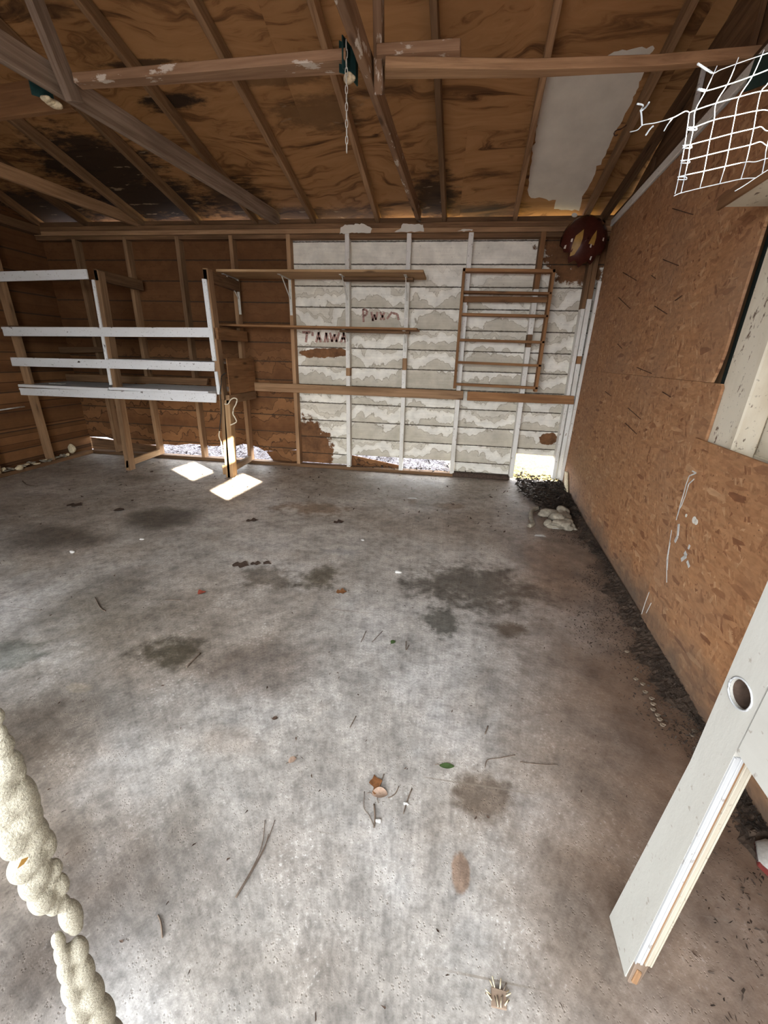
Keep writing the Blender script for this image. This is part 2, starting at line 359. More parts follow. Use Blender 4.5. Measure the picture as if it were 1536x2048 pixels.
def osb():
    s = NT('strand_board', .75); g = s.gco()
    layers = []
    for k, (rot, sc) in enumerate([(.35, (17, 62, 1)), (-.7, (20, 76, 1)), (1.35, (15, 56, 1)), (2.2, (24, 84, 1)), (.05, (13, 46, 1))]):
        v = s.n('ShaderNodeTexVoronoi'); s.put(v.inputs['Vector'], s.map(s.map(g, rot=(0, 0, rot), loc=(k * 3.1, k * 1.7, 0)), (sc[0], sc[1], 0)))
        v.inputs['Scale'].default_value = 1.0; v.inputs['Randomness'].default_value = 1.0
        layers.append(s.sep(v.outputs['Color']))
    v = layers[0][0]; pick = layers[0][1]
    for k in range(1, 5):
        sel = s.math('GREATER_THAN', layers[k][2], .62); x = s.n('ShaderNodeMix', data_type='FLOAT')
        s.put(x.inputs[0], sel); s.put(x.inputs[2], v); s.put(x.inputs[3], layers[k][0]); v = x.outputs[0]
    fib = s.noise(s.map(g, (18, 60, 1), rot=(0, 0, 1.1)), 1.0, 5, .6)
    c = s.ramp(v, (.0, (.19, .080, .036)), (.08, (.29, .138, .064)), (.45, (.36, .180, .083)), (.88, (.395, .205, .098)), (1.0, (.47, .275, .145)))
    c = s.mix(1.0, c, s.ramp(fib, (.3, .78), (.7, 1.15)), 'MULTIPLY')
    big = s.noise(g, 1.6, 3); c = s.mix(s.ramp(big, (.45, 0.0), (.7, .4)), c, (.265, .165, .105))
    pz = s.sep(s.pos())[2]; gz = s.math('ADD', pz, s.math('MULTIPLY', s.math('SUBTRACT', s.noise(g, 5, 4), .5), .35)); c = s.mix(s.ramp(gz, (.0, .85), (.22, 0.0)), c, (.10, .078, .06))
    sp = s.noise(g, 70, 2); c = s.mix(s.ramp(sp, (.25, .8), (.3, 0.0)), c, (.07, .04, .025))
    s.col(c); s.bump(s.math('ADD', v, s.math('MULTIPLY', fib, .5)), .3, .004); return s.m
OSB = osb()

def plywood():
    s = NT('roof_plywood', .8); p = s.pos(); g = s.gco()
    w = s.noise(s.map(p, (.9, 2.2, 2.2)), 1.0, 3, .5, .6)
    q = s.vadd(s.map(p, (1.3, 11, 11)), s.map(s.n('ShaderNodeCombineXYZ').outputs[0], (1, 1, 1)))
    x = s.n('ShaderNodeCombineXYZ'); s.put(x.inputs[1], s.math('MULTIPLY', w, 9.0)); s.put(x.inputs[2], s.math('MULTIPLY', s.rnd(), 9.0))
    a = s.noise(s.vadd(q, x.outputs[0]), 1.0, 6, .62, .5)
    c = s.ramp(a, (.31, (.075, .033, .012)), (.41, (.20, .096, .036)), (.48, (.33, .170, .067)), (.60, (.375, .198, .081)), (.8, (.44, .24, .10)))
    kn = s.n('ShaderNodeTexVoronoi'); s.put(kn.inputs['Vector'], s.map(p, (2.2, 3.5, 3.5))); kn.inputs['Scale'].default_value = 1.0
    c = s.mix(s.ramp(kn.outputs['Distance'], (.04, .9), (.10, 0.0)), c, (.07, .033, .015))
    wob = s.math('MULTIPLY', s.math('SUBTRACT', s.noise(s.map(p, (5, 13, 13)), 1.0, 6, .7), .5), 2.6)
    m = None
    for (cx, cy, ex, ey, k) in MOULD:
        b = s.math('MULTIPLY', s.blob(p, (cx, cy), (ex, ey), 0, wob, .35), k); m = b if m is None else s.math('MAXIMUM', m, b)
    c = s.mix(m, c, (.022, .014, .009))
    peel = s.noise(s.map(p, (6, 22, 22)), 1.0, 3, .5)
    c = s.mix(s.math('MULTIPLY', s.ramp(peel, (.66, 0.0), (.69, .8)), m), c, (.34, .25, .16))
    s.col(c); s.bump(a, .3, .004); return s.m
def md(px, py, rx, ry, k):
    a = roofp(px, py, .094); b = roofp(px + rx, py, .094); c = roofp(px, py + ry, .094); d = roofp(px, py - ry, .094)
    return (float(a[0]), float(a[1]), abs(float(b[0] - a[0])), abs(float(d[1] - c[1])) / 2, k)
MOULD = [md(190, 330, 120, 60, .95), md(290, 400, 130, 45, .95), md(90, 420, 110, 40, .9), md(345, 205, 60, 16, .95), md(270, 128, 90, 7, .8), md(480, 400, 55, 40, .8),
         md(870, 395, 40, 42, .85), md(560, 150, 110, 22, .5), md(640, 225, 90, 35, .5), md(760, 170, 60, 30, .35), md(620, 430, 160, 14, .7), md(950, 420, 90, 14, .6), md(60, 20, 80, 25, .5)]
PLY = plywood()

GREEN = plain('teal_green_metal', (.012, .045, .042), .55, 0, 20, .5)
DARKG = plain('dark_green_felt', (.02, .028, .022), .9, 0, 20, .4)
FOAM = plain('cream_spray_foam', (.44, .415, .335), .8, 0, 420, .35, .9, True)
FOAM_O = plain('aged_spray_foam', (.66, .56, .38), .8, 0, 60, .4, .5)
WIRE = plain('galvanised_wire', (.62, .66, .68), .4, .0, 50, .1)
RUST = plain('rusty_iron', (.10, .05, .035), .8, .2, 60, .5)
STEEL = plain('painted_bracket', (.60, .58, .52), .5, 0, 40, .2)
CORDW = plain('yellowed_white_cord', (.72, .65, .50), .6, 0, 30, .2)
CORDB = plain('black_cable', (.02, .018, .016), .6, 0, 30, .2)
REDP = plain('dark_red_gloss', (.060, .015, .010), .25, 0, 12, .4)
YELP = plain('mustard_paint', (.36, .20, .045), .4, 0, 14, .4)
CHIP = plain('pale_chip', (.75, .66, .56), .5)
LEAF = plain('dry_brown_leaf', (.20, .085, .032), .7, 0, 60, .5)
LEAF2 = plain('pale_dry_leaf', (.33, .23, .17), .75, 0, 60, .4)
LEAFD = plain('dark_leaf', (.07, .045, .032), .85, 0, 60, .5)
LEAFG = plain('green_leaf', (.05, .085, .028), .6, 0, 60, .3)
LEAFR = plain('red_leaf', (.22, .05, .03), .7, 0, 60, .3)
TWIG = plain('grey_twig', (.14, .105, .08), .85, 0, 60, .4)
DIRT = plain('dark_soil', (.075, .052, .037), .95, 0, 26, .7, .6)
LITTER = plain('leaf_litter', (.13, .115, .12), .9, 0, 9, .95)
LITD = plain('dark_leaf_litter', (.055, .040, .030), .9, 0, 12, .8)
PLASTER = plain('dirty_insulation', (.27, .235, .18), .9, 0, 35, .5, .6)
PAPER = plain('white_scrap', (.56, .55, .52), .7)
SHELL = plain('snail_shell', (.23, .18, .13), .6, 0, 80, .5)
REDTXT = plain('faded_red_paint', (.40, .24, .20), .85, 0, 60, .6)
CANVAS = plain('white_canvas', (.36, .34, .31), .8, 0, 120, .2)
REDCAN = plain('red_rubber', (.16, .03, .025), .6)
DARKIN = plain('dark_void', (.03, .025, .02), .9)
ORANGEW = wood_mat('fresh_split_wood', (.55, .34, .17), (.38, .2, .09))

# ------------------------------------------------------------------ floor, ground
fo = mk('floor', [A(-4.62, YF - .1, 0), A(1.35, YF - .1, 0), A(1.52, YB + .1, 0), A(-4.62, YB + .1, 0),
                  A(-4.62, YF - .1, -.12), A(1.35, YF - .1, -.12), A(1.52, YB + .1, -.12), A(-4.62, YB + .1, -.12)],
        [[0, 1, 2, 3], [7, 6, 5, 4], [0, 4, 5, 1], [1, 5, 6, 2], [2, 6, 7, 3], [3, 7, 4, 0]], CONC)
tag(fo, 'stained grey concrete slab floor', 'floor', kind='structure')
def ground_mat():
    s = NT('ground_outside', .95); p = s.pos(); x = s.sep(p)[0]
    n = s.noise(p, 9, 6, .7); n2 = s.noise(p, 34, 4, .7)
    lit = s.mix(s.ramp(n2, (.42, 0.0), (.5, 1.0)), (.03, .026, .03), s.ramp(n, (.3, (.12, .108, .118)), (.7, (.22, .205, .225))))
    grs = s.mix(s.ramp(n2, (.40, 0.0), (.5, 1.0)), (.07, .05, .012), s.ramp(n, (.3, (.16, .115, .022)), (.7, (.24, .18, .05))))
    xx = s.math('ADD', x, s.math('MULTIPLY', s.math('SUBTRACT', s.noise(p, 2.5, 3), .5), .6))
    y = s.sep(p)[1]
    mk_ = s.math('MULTIPLY', s.ramp(s.math('SUBTRACT', xx, .1), (.0, 0.0), (.4, 1.0)), s.ramp(s.math('SUBTRACT', y, 4.75), (.1, 0.0), (.5, 1.0)))
    s.col(s.mix(mk_, lit, grs)); s.bump(n2, .6, .03); return s.m
GR = ground_mat()
gd = mk('ground', [A(-30, -30, -.13), A(30, -30, -.13), A(30, 30, -.13), A(-30, 30, -.13), A(-30, -30, -.4), A(30, -30, -.4), A(30, 30, -.4), A(-30, 30, -.4)],
        [[0, 1, 2, 3], [7, 6, 5, 4], [0, 4, 5, 1], [1, 5, 6, 2], [2, 6, 7, 3], [3, 7, 4, 0]], GR)
tag(gd, 'bright leaf strewn ground outside the shed', 'ground', kind='structure')

# ------------------------------------------------------------------ back wall
WB = thing('wall_back', (-1.5, YB, 0), 'back shed wall with brown and white painted lap siding', 'wall', kind='structure')
YS = YB + .089
def board(x0, x1, z0, z1, mat, parent=WB, zb0=None, zb1=None, ylo=.014):
    """lap siding board; bottom edge tilts out so the board below tucks inside"""
    za = z0 + .02 if zb0 is None else zb0; zb = z0 + .02 if zb1 is None else zb1; z1 -= .022
    v = []
    for x, zz in ((x0, za), (x1, zb)):
        v += [A(x, YS, zz + .004), A(x, YS, z1 - .004), A(x, YS + .009, z1 - .004), A(x, YS + .009, z1 + .02), A(x, YS + .018, z1 + .02), A(x, YS + .018, zz + .004)]
    fs = [[0, 1, 2, 3, 4, 5], [11, 10, 9, 8, 7, 6]] + [[i, (i + 1) % 6, (i + 1) % 6 + 6, i + 6] for i in range(6)]
    return mk('siding_board', v, fs, mat, parent, ((1, 0, 0), (0, 0, 1), (0, 1, 0)))
XS0 = bw(578, 700)[0] + .01; XR = 1.56; XLB = -4.60
xs = lambda px, py: bw(px, py, YS)[0]
zs = lambda px, py: bw(px, py, YS)[2]
X3 = xs(906, 900); X4 = xs(1024, 900); X2 = xs(803, 930); X1 = xs(697, 920)
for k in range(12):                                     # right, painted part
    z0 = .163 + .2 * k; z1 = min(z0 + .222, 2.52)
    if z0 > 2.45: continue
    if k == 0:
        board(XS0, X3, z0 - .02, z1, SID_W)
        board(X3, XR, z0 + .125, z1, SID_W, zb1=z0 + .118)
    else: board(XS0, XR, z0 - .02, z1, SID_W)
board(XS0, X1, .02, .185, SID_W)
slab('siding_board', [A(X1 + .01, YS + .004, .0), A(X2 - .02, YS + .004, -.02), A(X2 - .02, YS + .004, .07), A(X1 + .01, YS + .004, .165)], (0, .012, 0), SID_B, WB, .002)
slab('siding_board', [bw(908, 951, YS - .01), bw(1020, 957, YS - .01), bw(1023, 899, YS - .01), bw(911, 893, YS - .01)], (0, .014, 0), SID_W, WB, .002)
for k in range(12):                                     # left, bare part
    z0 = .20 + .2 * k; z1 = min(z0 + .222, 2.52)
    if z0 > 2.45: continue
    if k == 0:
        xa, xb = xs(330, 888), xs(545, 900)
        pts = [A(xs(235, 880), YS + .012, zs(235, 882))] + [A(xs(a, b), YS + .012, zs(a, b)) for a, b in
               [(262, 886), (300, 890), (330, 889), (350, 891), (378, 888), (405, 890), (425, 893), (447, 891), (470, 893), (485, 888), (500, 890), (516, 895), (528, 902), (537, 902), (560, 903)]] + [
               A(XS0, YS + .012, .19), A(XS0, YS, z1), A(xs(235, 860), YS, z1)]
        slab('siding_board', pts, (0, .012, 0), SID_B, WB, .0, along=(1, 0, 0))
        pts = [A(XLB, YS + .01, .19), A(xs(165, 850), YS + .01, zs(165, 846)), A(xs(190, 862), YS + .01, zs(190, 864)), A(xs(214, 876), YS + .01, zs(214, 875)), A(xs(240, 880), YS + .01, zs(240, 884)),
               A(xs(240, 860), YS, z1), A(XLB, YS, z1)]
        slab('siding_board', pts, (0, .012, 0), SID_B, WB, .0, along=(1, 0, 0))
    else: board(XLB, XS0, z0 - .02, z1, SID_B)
slab('siding_board', [A(xs(532, 903), YS, zs(532, 903)), A(XS0, YS, .185), A(XS0, YS, .012), A(xs(549, 925), YS, .012)], (0, .012, 0), SID_B, WB, .002, along=(1, 0, 0))
slab('siding_board', [bw(172, 873, YS + .03), bw(250, 883, YS + .03), bw(325, 893, YS + .03), bw(326, 914, YS + .03), bw(225, 906, YS + .03), bw(178, 896, YS + .03)], (0, .014, 0), WOOD_D, WB, .002)

def stud(l_top, l_bot, yt, yb, w, mat, name='stud', side='L', depth=.089, parent=WB, split=None):
    """upright on the back wall from its left (or right) front edge in the photograph"""
    a = bw(l_top, yt); b = bw(l_bot, yb); sgn = 1 if side == 'L' else -1
    d = A(sgn * w, 0, 0); m = a - b
    segs = [(0, 1, mat)] if split is None else split
    for (f0, f1, mm) in segs:
        p, q = b + m * f0, b + m * f1
        slab(name, [p, p + d, q + d, q], (0, depth, 0), mm, parent, .0025, along=(0, 0, 1))
stud(45, 146, 478, 909, .05, WOOD_D); stud(62, 156, 478, 909, .05, WOOD)
stud(142, 233, 478, 910, .042, WOOD); stud(243, 316, 473, 916, .042, WOOD); stud(348, 404, 472, 918, .042, WOOD)
stud(456, 497, 470, 928, .042, WOOD); stud(571, 594, 468, 931, .042, WOOD)
stud(689.5, 693.5, 466, 936, .044, WHITE, split=[(0, .44, WHITE), (.44, .475, WOOD), (.475, 1, WHITE)])
stud(814, 797, 466, 943, .044, WHITE, split=[(0, .475, WHITE), (.475, .525, WOOD), (.525, 1, WHITE)])
stud(948, 907, 464, 951, .046, WHITE, side='R')
stud(1094, 1026, 462, 956, .048, WHITE, side='R', split=[(0, .58, WHITE), (.58, .63, WOOD_D), (.63, .80, WHITE), (.80, 1, WOOD_O)])
stud(1212, 1121, 440, 960, .045, WHITE, side='R', split=[(0, .50, WHITE), (.50, .53, WOOD_O), (.53, .74, WHITE), (.74, 1, WOOD_D)])
stud(1196, 1110, 470, 960, .035, WHITE, side='R', split=[(0, .74, WHITE), (.74, 1, WOOD_D)])
# plates
for nm, za, zb, m, dy in (('top_plate', 2.455, 2.497, WOOD_D, 0), ('top_plate', 2.412, 2.453, WOOD, -.004), ('top_plate', 2.372, 2.410, WOOD_D, .006)):
    slab(nm, [A(XL - .1, YB + dy, za), A(1.47, YB + dy, za), A(1.47, YB + dy, zb), A(XL - .1, YB + dy, zb)], (0, .086, 0), m, WB, .003)
slab('blocking', [A(XL - .1, YB + .05, 2.49), A(1.47, YB + .05, 2.49), A(1.47, YB + .05, 2.548), A(XL - .1, YB + .05, 2.548)], (0, .02, 0), WOOD_D, WB, .002)
slab('sill_plate', [A(XL - .05, YB - .004, 0), A(xs(905, 950), YB - .004, 0), A(xs(905, 950), YB - .004, .038), A(XL - .05, YB - .004, .038)], (0, .1, 0), WOOD_D, WB, .005)
slab('sill_plate', [A(X3 + .01, YB - .004, 0), A(X4, YB - .004, 0), A(X4, YB - .004, .05), A(X3 + .01, YB - .004, .05)], (0, .1, 0), LEAFD, WB, .008)
# rails nailed across the studs
YRL = YB - .04
slab('rail', [bw(489, 764, YRL), bw(927, 782, YRL), bw(926, 800, YRL), bw(490, 781, YRL)], (0, .038, 0), WOOD, WB, .004)
slab('rail', [bw(935, 783, YRL), bw(1149, 792, YRL), bw(1148, 809, YRL), bw(934, 801, YRL)], (0, .038, 0), WOOD_O, WB, .004)
# splashes of white paint over the plates
for poly in ([(679, 468), (681, 455), (690, 449), (728, 448), (744, 457), (741, 466), (700, 466)], [(789, 464), (802, 456), (806, 447), (846, 449), (848, 463), (820, 463)], [(915, 462), (925, 458), (946, 459), (944, 462)]):
    slab('paint_patch', [bw(a, b, YB - .007) for a, b in jag(poly, 4, .8)], (0, .003, 0), PAINT, WB, 0)
# faded letters brushed on the boards
def letters(strokes, w=.026):
    for st_ in strokes:
        pts = [bw(550 + a / 4.955, 430 + b / 4.955, YS - .0015) for a, b in st_]
        for p, q in zip(pts[:-1], pts[1:]):
            d = unit(q - p); n = A(-d[2], 0, d[0]) * w / 2
            slab('painted_letter', [p + n, q + n, q - n, p - n], (0, .0012, 0), REDTXT, WB, 0)
letters([[(270, 1162), (352, 1162)], [(318, 1162), (306, 1262)], [(372, 1160), (372, 1200)], [(408, 1262), (432, 1160), (452, 1262)], [(418, 1225), (448, 1225)],
         [(492, 1262), (508, 1165), (526, 1262)], [(545, 1165), (565, 1258), (590, 1180), (610, 1258), (636, 1165)], [(655, 1262), (682, 1165), (700, 1265)], [(660, 1225), (695, 1225)]])
letters([[(872, 930), (878, 1062)], [(872, 930), (915, 950), (905, 990), (878, 1000)], [(955, 960), (968, 1050), (985, 985), (1000, 1040), (1015, 960)], [(1040, 960), (1085, 1040)], [(1085, 965), (1045, 1040)],
         [(1110, 1030), (1160, 960)], [(1165, 970), (1215, 985), (1225, 1040)]], .022)
slab('white_dot', [bw(1149 + 6 * math.cos(t), 430 + 4.5 * math.sin(t), YB - .006) for t in np.linspace(0, 6.28, 12, endpoint=False)], (0, .004, 0), PAINT, WB, 0)

# ------------------------------------------------------------------ left wall
WLW = thing('wall_left', (XL, 2, 0), 'dark brown left shed wall of lap siding on studs', 'wall', kind='structure')
for k in range(13):
    z0 = .02 + .2 * k; z1 = min(z0 + .222, 2.6)
    slab('siding_board', [A(XL - .10, YF - .05, z0 - .02), A(XL - .10, YB + .1, z0 - .02), A(XL - .088, YB + .1, z1), A(XL - .088, YF - .05, z1)], (-.012, 0, 0), SID_BL, WLW, .002, along=(0, 1, 0))
slab('gable_panel', [A(XL - .09, YF - .05, 2.56), A(XL - .09, YB + .1, 2.56), A(XL - .09, YR, roofz(YR) + .1)], (-.015, 0, 0), PLY, WLW, 0)
for yy in (4.0, 3.39, 2.78, 2.17, 1.56, .95, .34, -.27):
    slab('stud', [A(XL, yy, .04), A(XL, yy + .042, .04), A(XL, yy + .042, 2.42), A(XL, yy, 2.42)], (-.088, 0, 0), WOOD, WLW, .003)
slab('sill_plate', [A(XL + .005, YF, 0), A(XL + .005, YB, 0), A(XL + .005, YB, .04), A(XL + .005, YF, .04)], (-.1, 0, 0), WOOD_D, WLW, .004)
slab('top_plate', [A(XL, YF, 2.42), A(XL, YB, 2.42), A(XL, YB, 2.50), A(XL, YF, 2.50)], (-.088, 0, 0), WOOD_D, WLW, .004)

# ------------------------------------------------------------------ front wall (behind the camera) with the open doorway
WF = thing('wall_front', (0, YF, 0), 'front shed wall holding the open doorway behind the viewer', 'wall', kind='structure')
DX0, DX1, DZ = -2.4, .62, 2.25
for nm, x0, x1, z0, z1 in (('wall_panel', XLB, DX0, 0, 2.6), ('wall_panel', DX1, 1.32, 0, 2.6), ('header', DX0, DX1, DZ, 2.6)):
    slab(nm, [A(x0, YF, z0), A(x1, YF, z0), A(x1, YF, z1), A(x0, YF, z1)], (0, -.1, 0), SID_B, WF, 0)
# unseen wall added beside the doorway to keep direct sun off the floor
slab('added_shade_wall', [A(.80, YF - .1, 0), A(.80, YF - 2.9, 0), A(.80, YF - 2.9, 4.0), A(.80, YF - .1, 4.0)], (.15, 0, 0), WHITE_W, WF, 0)
portal('doorway_portal', ((DX0 + DX1) / 2, YF - .06, DZ / 2), (math.radians(90), 0, 0), DX1 - DX0, DZ)

# ------------------------------------------------------------------ right wall
WR = thing('wall_right', (1.25, 2.6, 0), 'right shed wall sheathed in brown strand board', 'wall', kind='structure')
ext_o = NV3 * .012
def s_of(p): return float((p[:2] - P0) @ DV)
S_E = s_of(rw(1475, 620)); S_E2 = s_of(rw(1443, 776)); S_BL = s_of(rw(1396, 876))
SB0 = s_of(A(1.41, 4.66, 0)); SFR = s_of(A(.93, YF, 0))
SEAM = 1.215
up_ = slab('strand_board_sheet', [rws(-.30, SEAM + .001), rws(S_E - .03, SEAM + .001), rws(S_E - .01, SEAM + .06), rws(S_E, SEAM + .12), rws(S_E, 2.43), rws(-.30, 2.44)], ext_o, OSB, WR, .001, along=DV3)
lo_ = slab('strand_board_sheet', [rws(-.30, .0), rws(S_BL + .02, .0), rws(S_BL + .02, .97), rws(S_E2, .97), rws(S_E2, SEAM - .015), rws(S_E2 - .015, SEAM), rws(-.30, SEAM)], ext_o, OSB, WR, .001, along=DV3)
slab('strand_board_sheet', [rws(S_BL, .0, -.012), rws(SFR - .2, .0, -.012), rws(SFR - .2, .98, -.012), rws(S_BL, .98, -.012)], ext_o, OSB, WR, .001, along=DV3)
# studs behind, plates
for sv in (.28, .89, 1.50, 2.11):
    slab('stud', [rws(sv, .04, .013), rws(sv + .04, .04, .013), rws(sv + .04, 2.44, .013), rws(sv, 2.44, .013)], NV3 * .088, WOOD_D, WR, .003)
sp0 = s_of(rw(1489, 620)); sp1 = s_of(rw(1536, 660))
slab('stud', [rws(sp0 - .012, .9, .014), rws(sp1, .9, .014), rws(sp1, 2.44, .014), rws(sp0 - .012, 2.44, .014)], NV3 * .085, WHITE_W, WR, .006)
slab('felt_strip', [rws(S_E - .06, .95, .05), rws(sp0 + .02, .95, .05), rws(sp0 + .02, 2.44, .05), rws(S_E - .06, 2.44, .05)], NV3 * .006, DARKG, WR, 0)
slab('stud', [rws(3.55, .04, .014), rws(3.60, .04, .014), rws(3.60, 2.44, .014), rws(3.55, 2.44, .014)], NV3 * .085, WHITE_W, WR, .003)
slab('top_plate', [rws(-.35, 2.445, -.01), rws(SFR, 2.445, -.01), rws(SFR, 2.50, -.01), rws(-.35, 2.50, -.01)], NV3 * .1, WHITE, WR, .004)
slab('top_plate', [rws(-.35, 2.505, .01), rws(SFR, 2.505, .01), rws(SFR, 2.545, .01), rws(-.35, 2.545, .01)], NV3 * .09, WOOD_D, WR, .004)
slab('corner_trim', [rws(-.305, .02, -.03), rws(-.26, .02, -.03), rws(-.26, 2.0, -.03), rws(-.305, 2.0, -.03)], NV3 * .028, WHITE, WR, .002)
# siding outside the studs, cut for the window that lets the sun in
def sun_back(x, y):
    p = A(x, y); t = (NV @ P0 + .1 - NV @ p) / (NV @ -SUN_AZ); q = p - SUN_AZ * t
    return s_of(A(q[0], q[1], 0)), t * SUN_TAN
WS0, WS1 = sun_back(-1.676, 3.774)[0], sun_back(-3.066, 4.119)[0]
WZ0, WZ1 = sun_back(-1.864, 3.358)[1], sun_back(-3.04, 4.28)[1]
WSM = sun_back(-2.458, 4.0)[0]
for k in range(13):
    z0 = .14 + .2 * k - .2; z1 = min(z0 + .22, 2.56)
    def sb(a, b, za=z0, zb=z1):
        slab('siding_board', [rws(a, za, .114), rws(b, za, .114), rws(b, zb, .102), rws(a, zb, .102)], NV3 * .012, WHITE_W, WR, .002, along=DV3)
    if z1 <= WZ0 or z0 >= WZ1: sb(-.5, SFR)
    else:
        sb(-.5, WS0); sb(WS1, SFR)
        if z0 < WZ0 - .02: sb(WS0, WS1, z0, WZ0)
        if z1 > WZ1 + .02: sb(WS0, WS1, WZ1, z1)
WN = thing('window_1', rws(WS0, WZ0, .1), 'small two light window opening in the right wall', 'window', kind='structure')
def wbar(a, b, za, zb, nm='window_frame', o0=.085, th=.05):
    slab(nm, [rws(a, za, o0), rws(b, za, o0), rws(b, zb, o0), rws(a, zb, o0)], NV3 * th, WHITE_W, WN, .002)
wbar(WS0 - .04, WS0, WZ0 - .04, WZ1 + .04); wbar(WS1, WS1 + .04, WZ0 - .04, WZ1 + .04); wbar(WS0, WS1, WZ0 - .04, WZ0); wbar(WS0, WS1, WZ1, WZ1 + .04)
zm0 = sun_back(-2.338, 3.653)[1]; zm1 = sun_back(-2.503, 3.76)[1]
_c = fl(446, 941); sm_ = sun_back(_c[0], _c[1])[0]
wbar(WS0, sm_, zm1, WZ1, 'blocked_pane', .10, .01)
g_ = sun_back(-1.871, 3.431)
wbar(WS0, WS1, g_[1] - .006, g_[1] + .012, 'glazing_bar', .095, .012)
portal('window_portal', tuple(rws((WS0 + WS1) / 2, (WZ0 + WZ1) / 2, .13)), (math.radians(90), 0, math.radians(90)), abs(WS1 - WS0), WZ1 - WZ0)
# gable above the plate
gab = [rws(-.35, 2.545, .09), rws(SFR, 2.545, .09)]
yr_s = s_of(A(1.15, YR, 0))
gab += [rws(SFR, 2.60, .09), rws(yr_s, roofz(YR) + .09, .09), rws(-.35, 2.60, .09)]
slab('gable_panel', gab, NV3 * .015, WOOD_D, WR, 0, along=DV3)
for sv, m in ((s_of(rw(1341, 305)), WHITE), (s_of(rw(1440, 200)), WOOD_D), (.3, WOOD_D), (2.3, WOOD_D)):
    q = rws(sv, 0, .03)
    slab('gable_stud', [rws(sv, 2.545, .06), rws(sv + .022, 2.545, .06), rws(sv + .022, roofz(q[1]), .06), rws(sv, roofz(q[1]), .06)], NV3 * .025, m, WR, .002)
# nails sticking out of the sheathing
for (a, b, c, d) in [(1345, 417, 1386, 429), (1326, 519, 1357, 531), (1246, 545, 1273, 561), (1303, 551, 1311, 557), (1237, 595, 1260, 617), (1309, 612, 1334, 628), (1350, 601, 1364, 591),
                     (1235, 688, 1244, 697), (1274, 735, 1303, 747), (1210, 783, 1222, 792), (1325, 784, 1341, 794), (1256, 816, 1281, 838), (1250, 846, 1273, 868)]:
    p = rw(a, b, -.002); q = rw(c, d, -.018)
    par = up_ if p[2] > SEAM else lo_
    tube('nail', [p, q], .0022, RUST, par, 5)
# white paint drips
def ribbon(pts, w, name='paint_drip', par=lo_, off=-.0145):
    P = [rw(a, b, off) for a, b in pts]
    for i, (p, q) in enumerate(zip(P[:-1], P[1:])):
        d = unit(q - p); n = unit(np.cross(d, NV3)) * w / 2
        slab(name, [p + n, q + n, q - n, p - n], NV3 * .0015, PAPER, par, 0)
ribbon([(1384, 942), (1392, 946), (1378, 952), (1372, 968), (1366, 990), (1360, 1010), (1355, 1030)], .006)
ribbon([(1388, 958), (1377, 968), (1370, 992), (1362, 1012), (1357, 1020), (1352, 1040)], .005)
ribbon([(1343, 1060), (1338, 1090), (1333, 1120), (1333, 1165)], .004); ribbon([(1340, 1085), (1336, 1110), (1334, 1140)], .004)
ribbon([(1357, 1048), (1355, 1072), (1349, 1084)], .016); ribbon([(1369, 1104), (1372, 1112), (1362, 1120)], .018); ribbon([(1374, 1122), (1378, 1134)], .014); ribbon([(1379, 1090), (1376, 1098)], .012)
ribbon([(1298, 1184), (1290, 1205), (1283, 1228)], .004); ribbon([(1302, 1206), (1292, 1226)], .004)
for (a, b, r) in [(1388, 1040, .016), (1392, 1044, .013), (1372, 1031, .008)]:
    c = rw(a, b, -.0145); slab('paint_drip', [c + DV3 * r * math.cos(t) + A(0, 0, 1) * r * math.sin(t) for t in np.linspace(0, 6.28, 10, endpoint=False)], NV3 * .0015, PAINT, lo_, 0)
# narrow shelf over the window side of the wall
k_ = .83; c0 = CAMP + (rw(1440, 414) - CAMP) * k_
SZ = c0[2]
ns = thing('corner_shelf', rws(2.9, SZ), 'white underside shelf with raw brown edge at right edge below wire mesh', 'shelf')
p_ = [A(c0[0], c0[1], SZ), A(1.24, c0[1] - .0, SZ), A(1.20, .4, SZ), A(c0[0] - .15, .4, SZ)]
slab('shelf_board', p_, (0, 0, .006), WHITE_W, ns, .0)
slab('shelf_board', [q + A(0, 0, .006) for q in p_], (0, 0, .02), WOOD_O, ns, .001)
slab('edge_strip', [p_[0] + A(-.012, 0, -.012), p_[0] + A(0, 0, -.012), p_[3] + A(0, 0, -.012), p_[3] + A(-.012, 0, -.012)], (0, 0, .045), WOOD_O, ns, .001)

# ------------------------------------------------------------------ roof
CE = thing('ceiling', (-1.5, 2.1, 2.5), 'open roof of brown plywood on rafters with tie beams', 'ceiling', kind='structure')
OFF = .094
def decks(x0, x1, y0, y1, back=True):
    f = (lambda y: 2.52 + TH * (YB - y) + OFF) if back else (lambda y: 2.52 + TH * (YB - (2 * YR - y)) + OFF)
    slab('plywood_sheet', [A(x0, y0, f(y0)), A(x1, y0, f(y0)), A(x1, y1, f(y1)), A(x0, y1, f(y1))], (0, .004, .014), PLY, CE, .0015, along=(1, 0, 0))
ys_ = [5.0, 3.80, 2.63, YR]
for j in range(3):
    x = -4.85 - (1.22 if j % 2 else 0)
    while x < 1.7:
        a, b = max(x, -4.85), min(x + 2.44, 1.7)
        if b - a > .05: decks(a, b, ys_[j + 1], ys_[j])
        x += 2.44
x = -4.85
while x < 1.7: decks(x, min(x + 2.44, 1.7), YF - .4, YR, False); x += 2.44
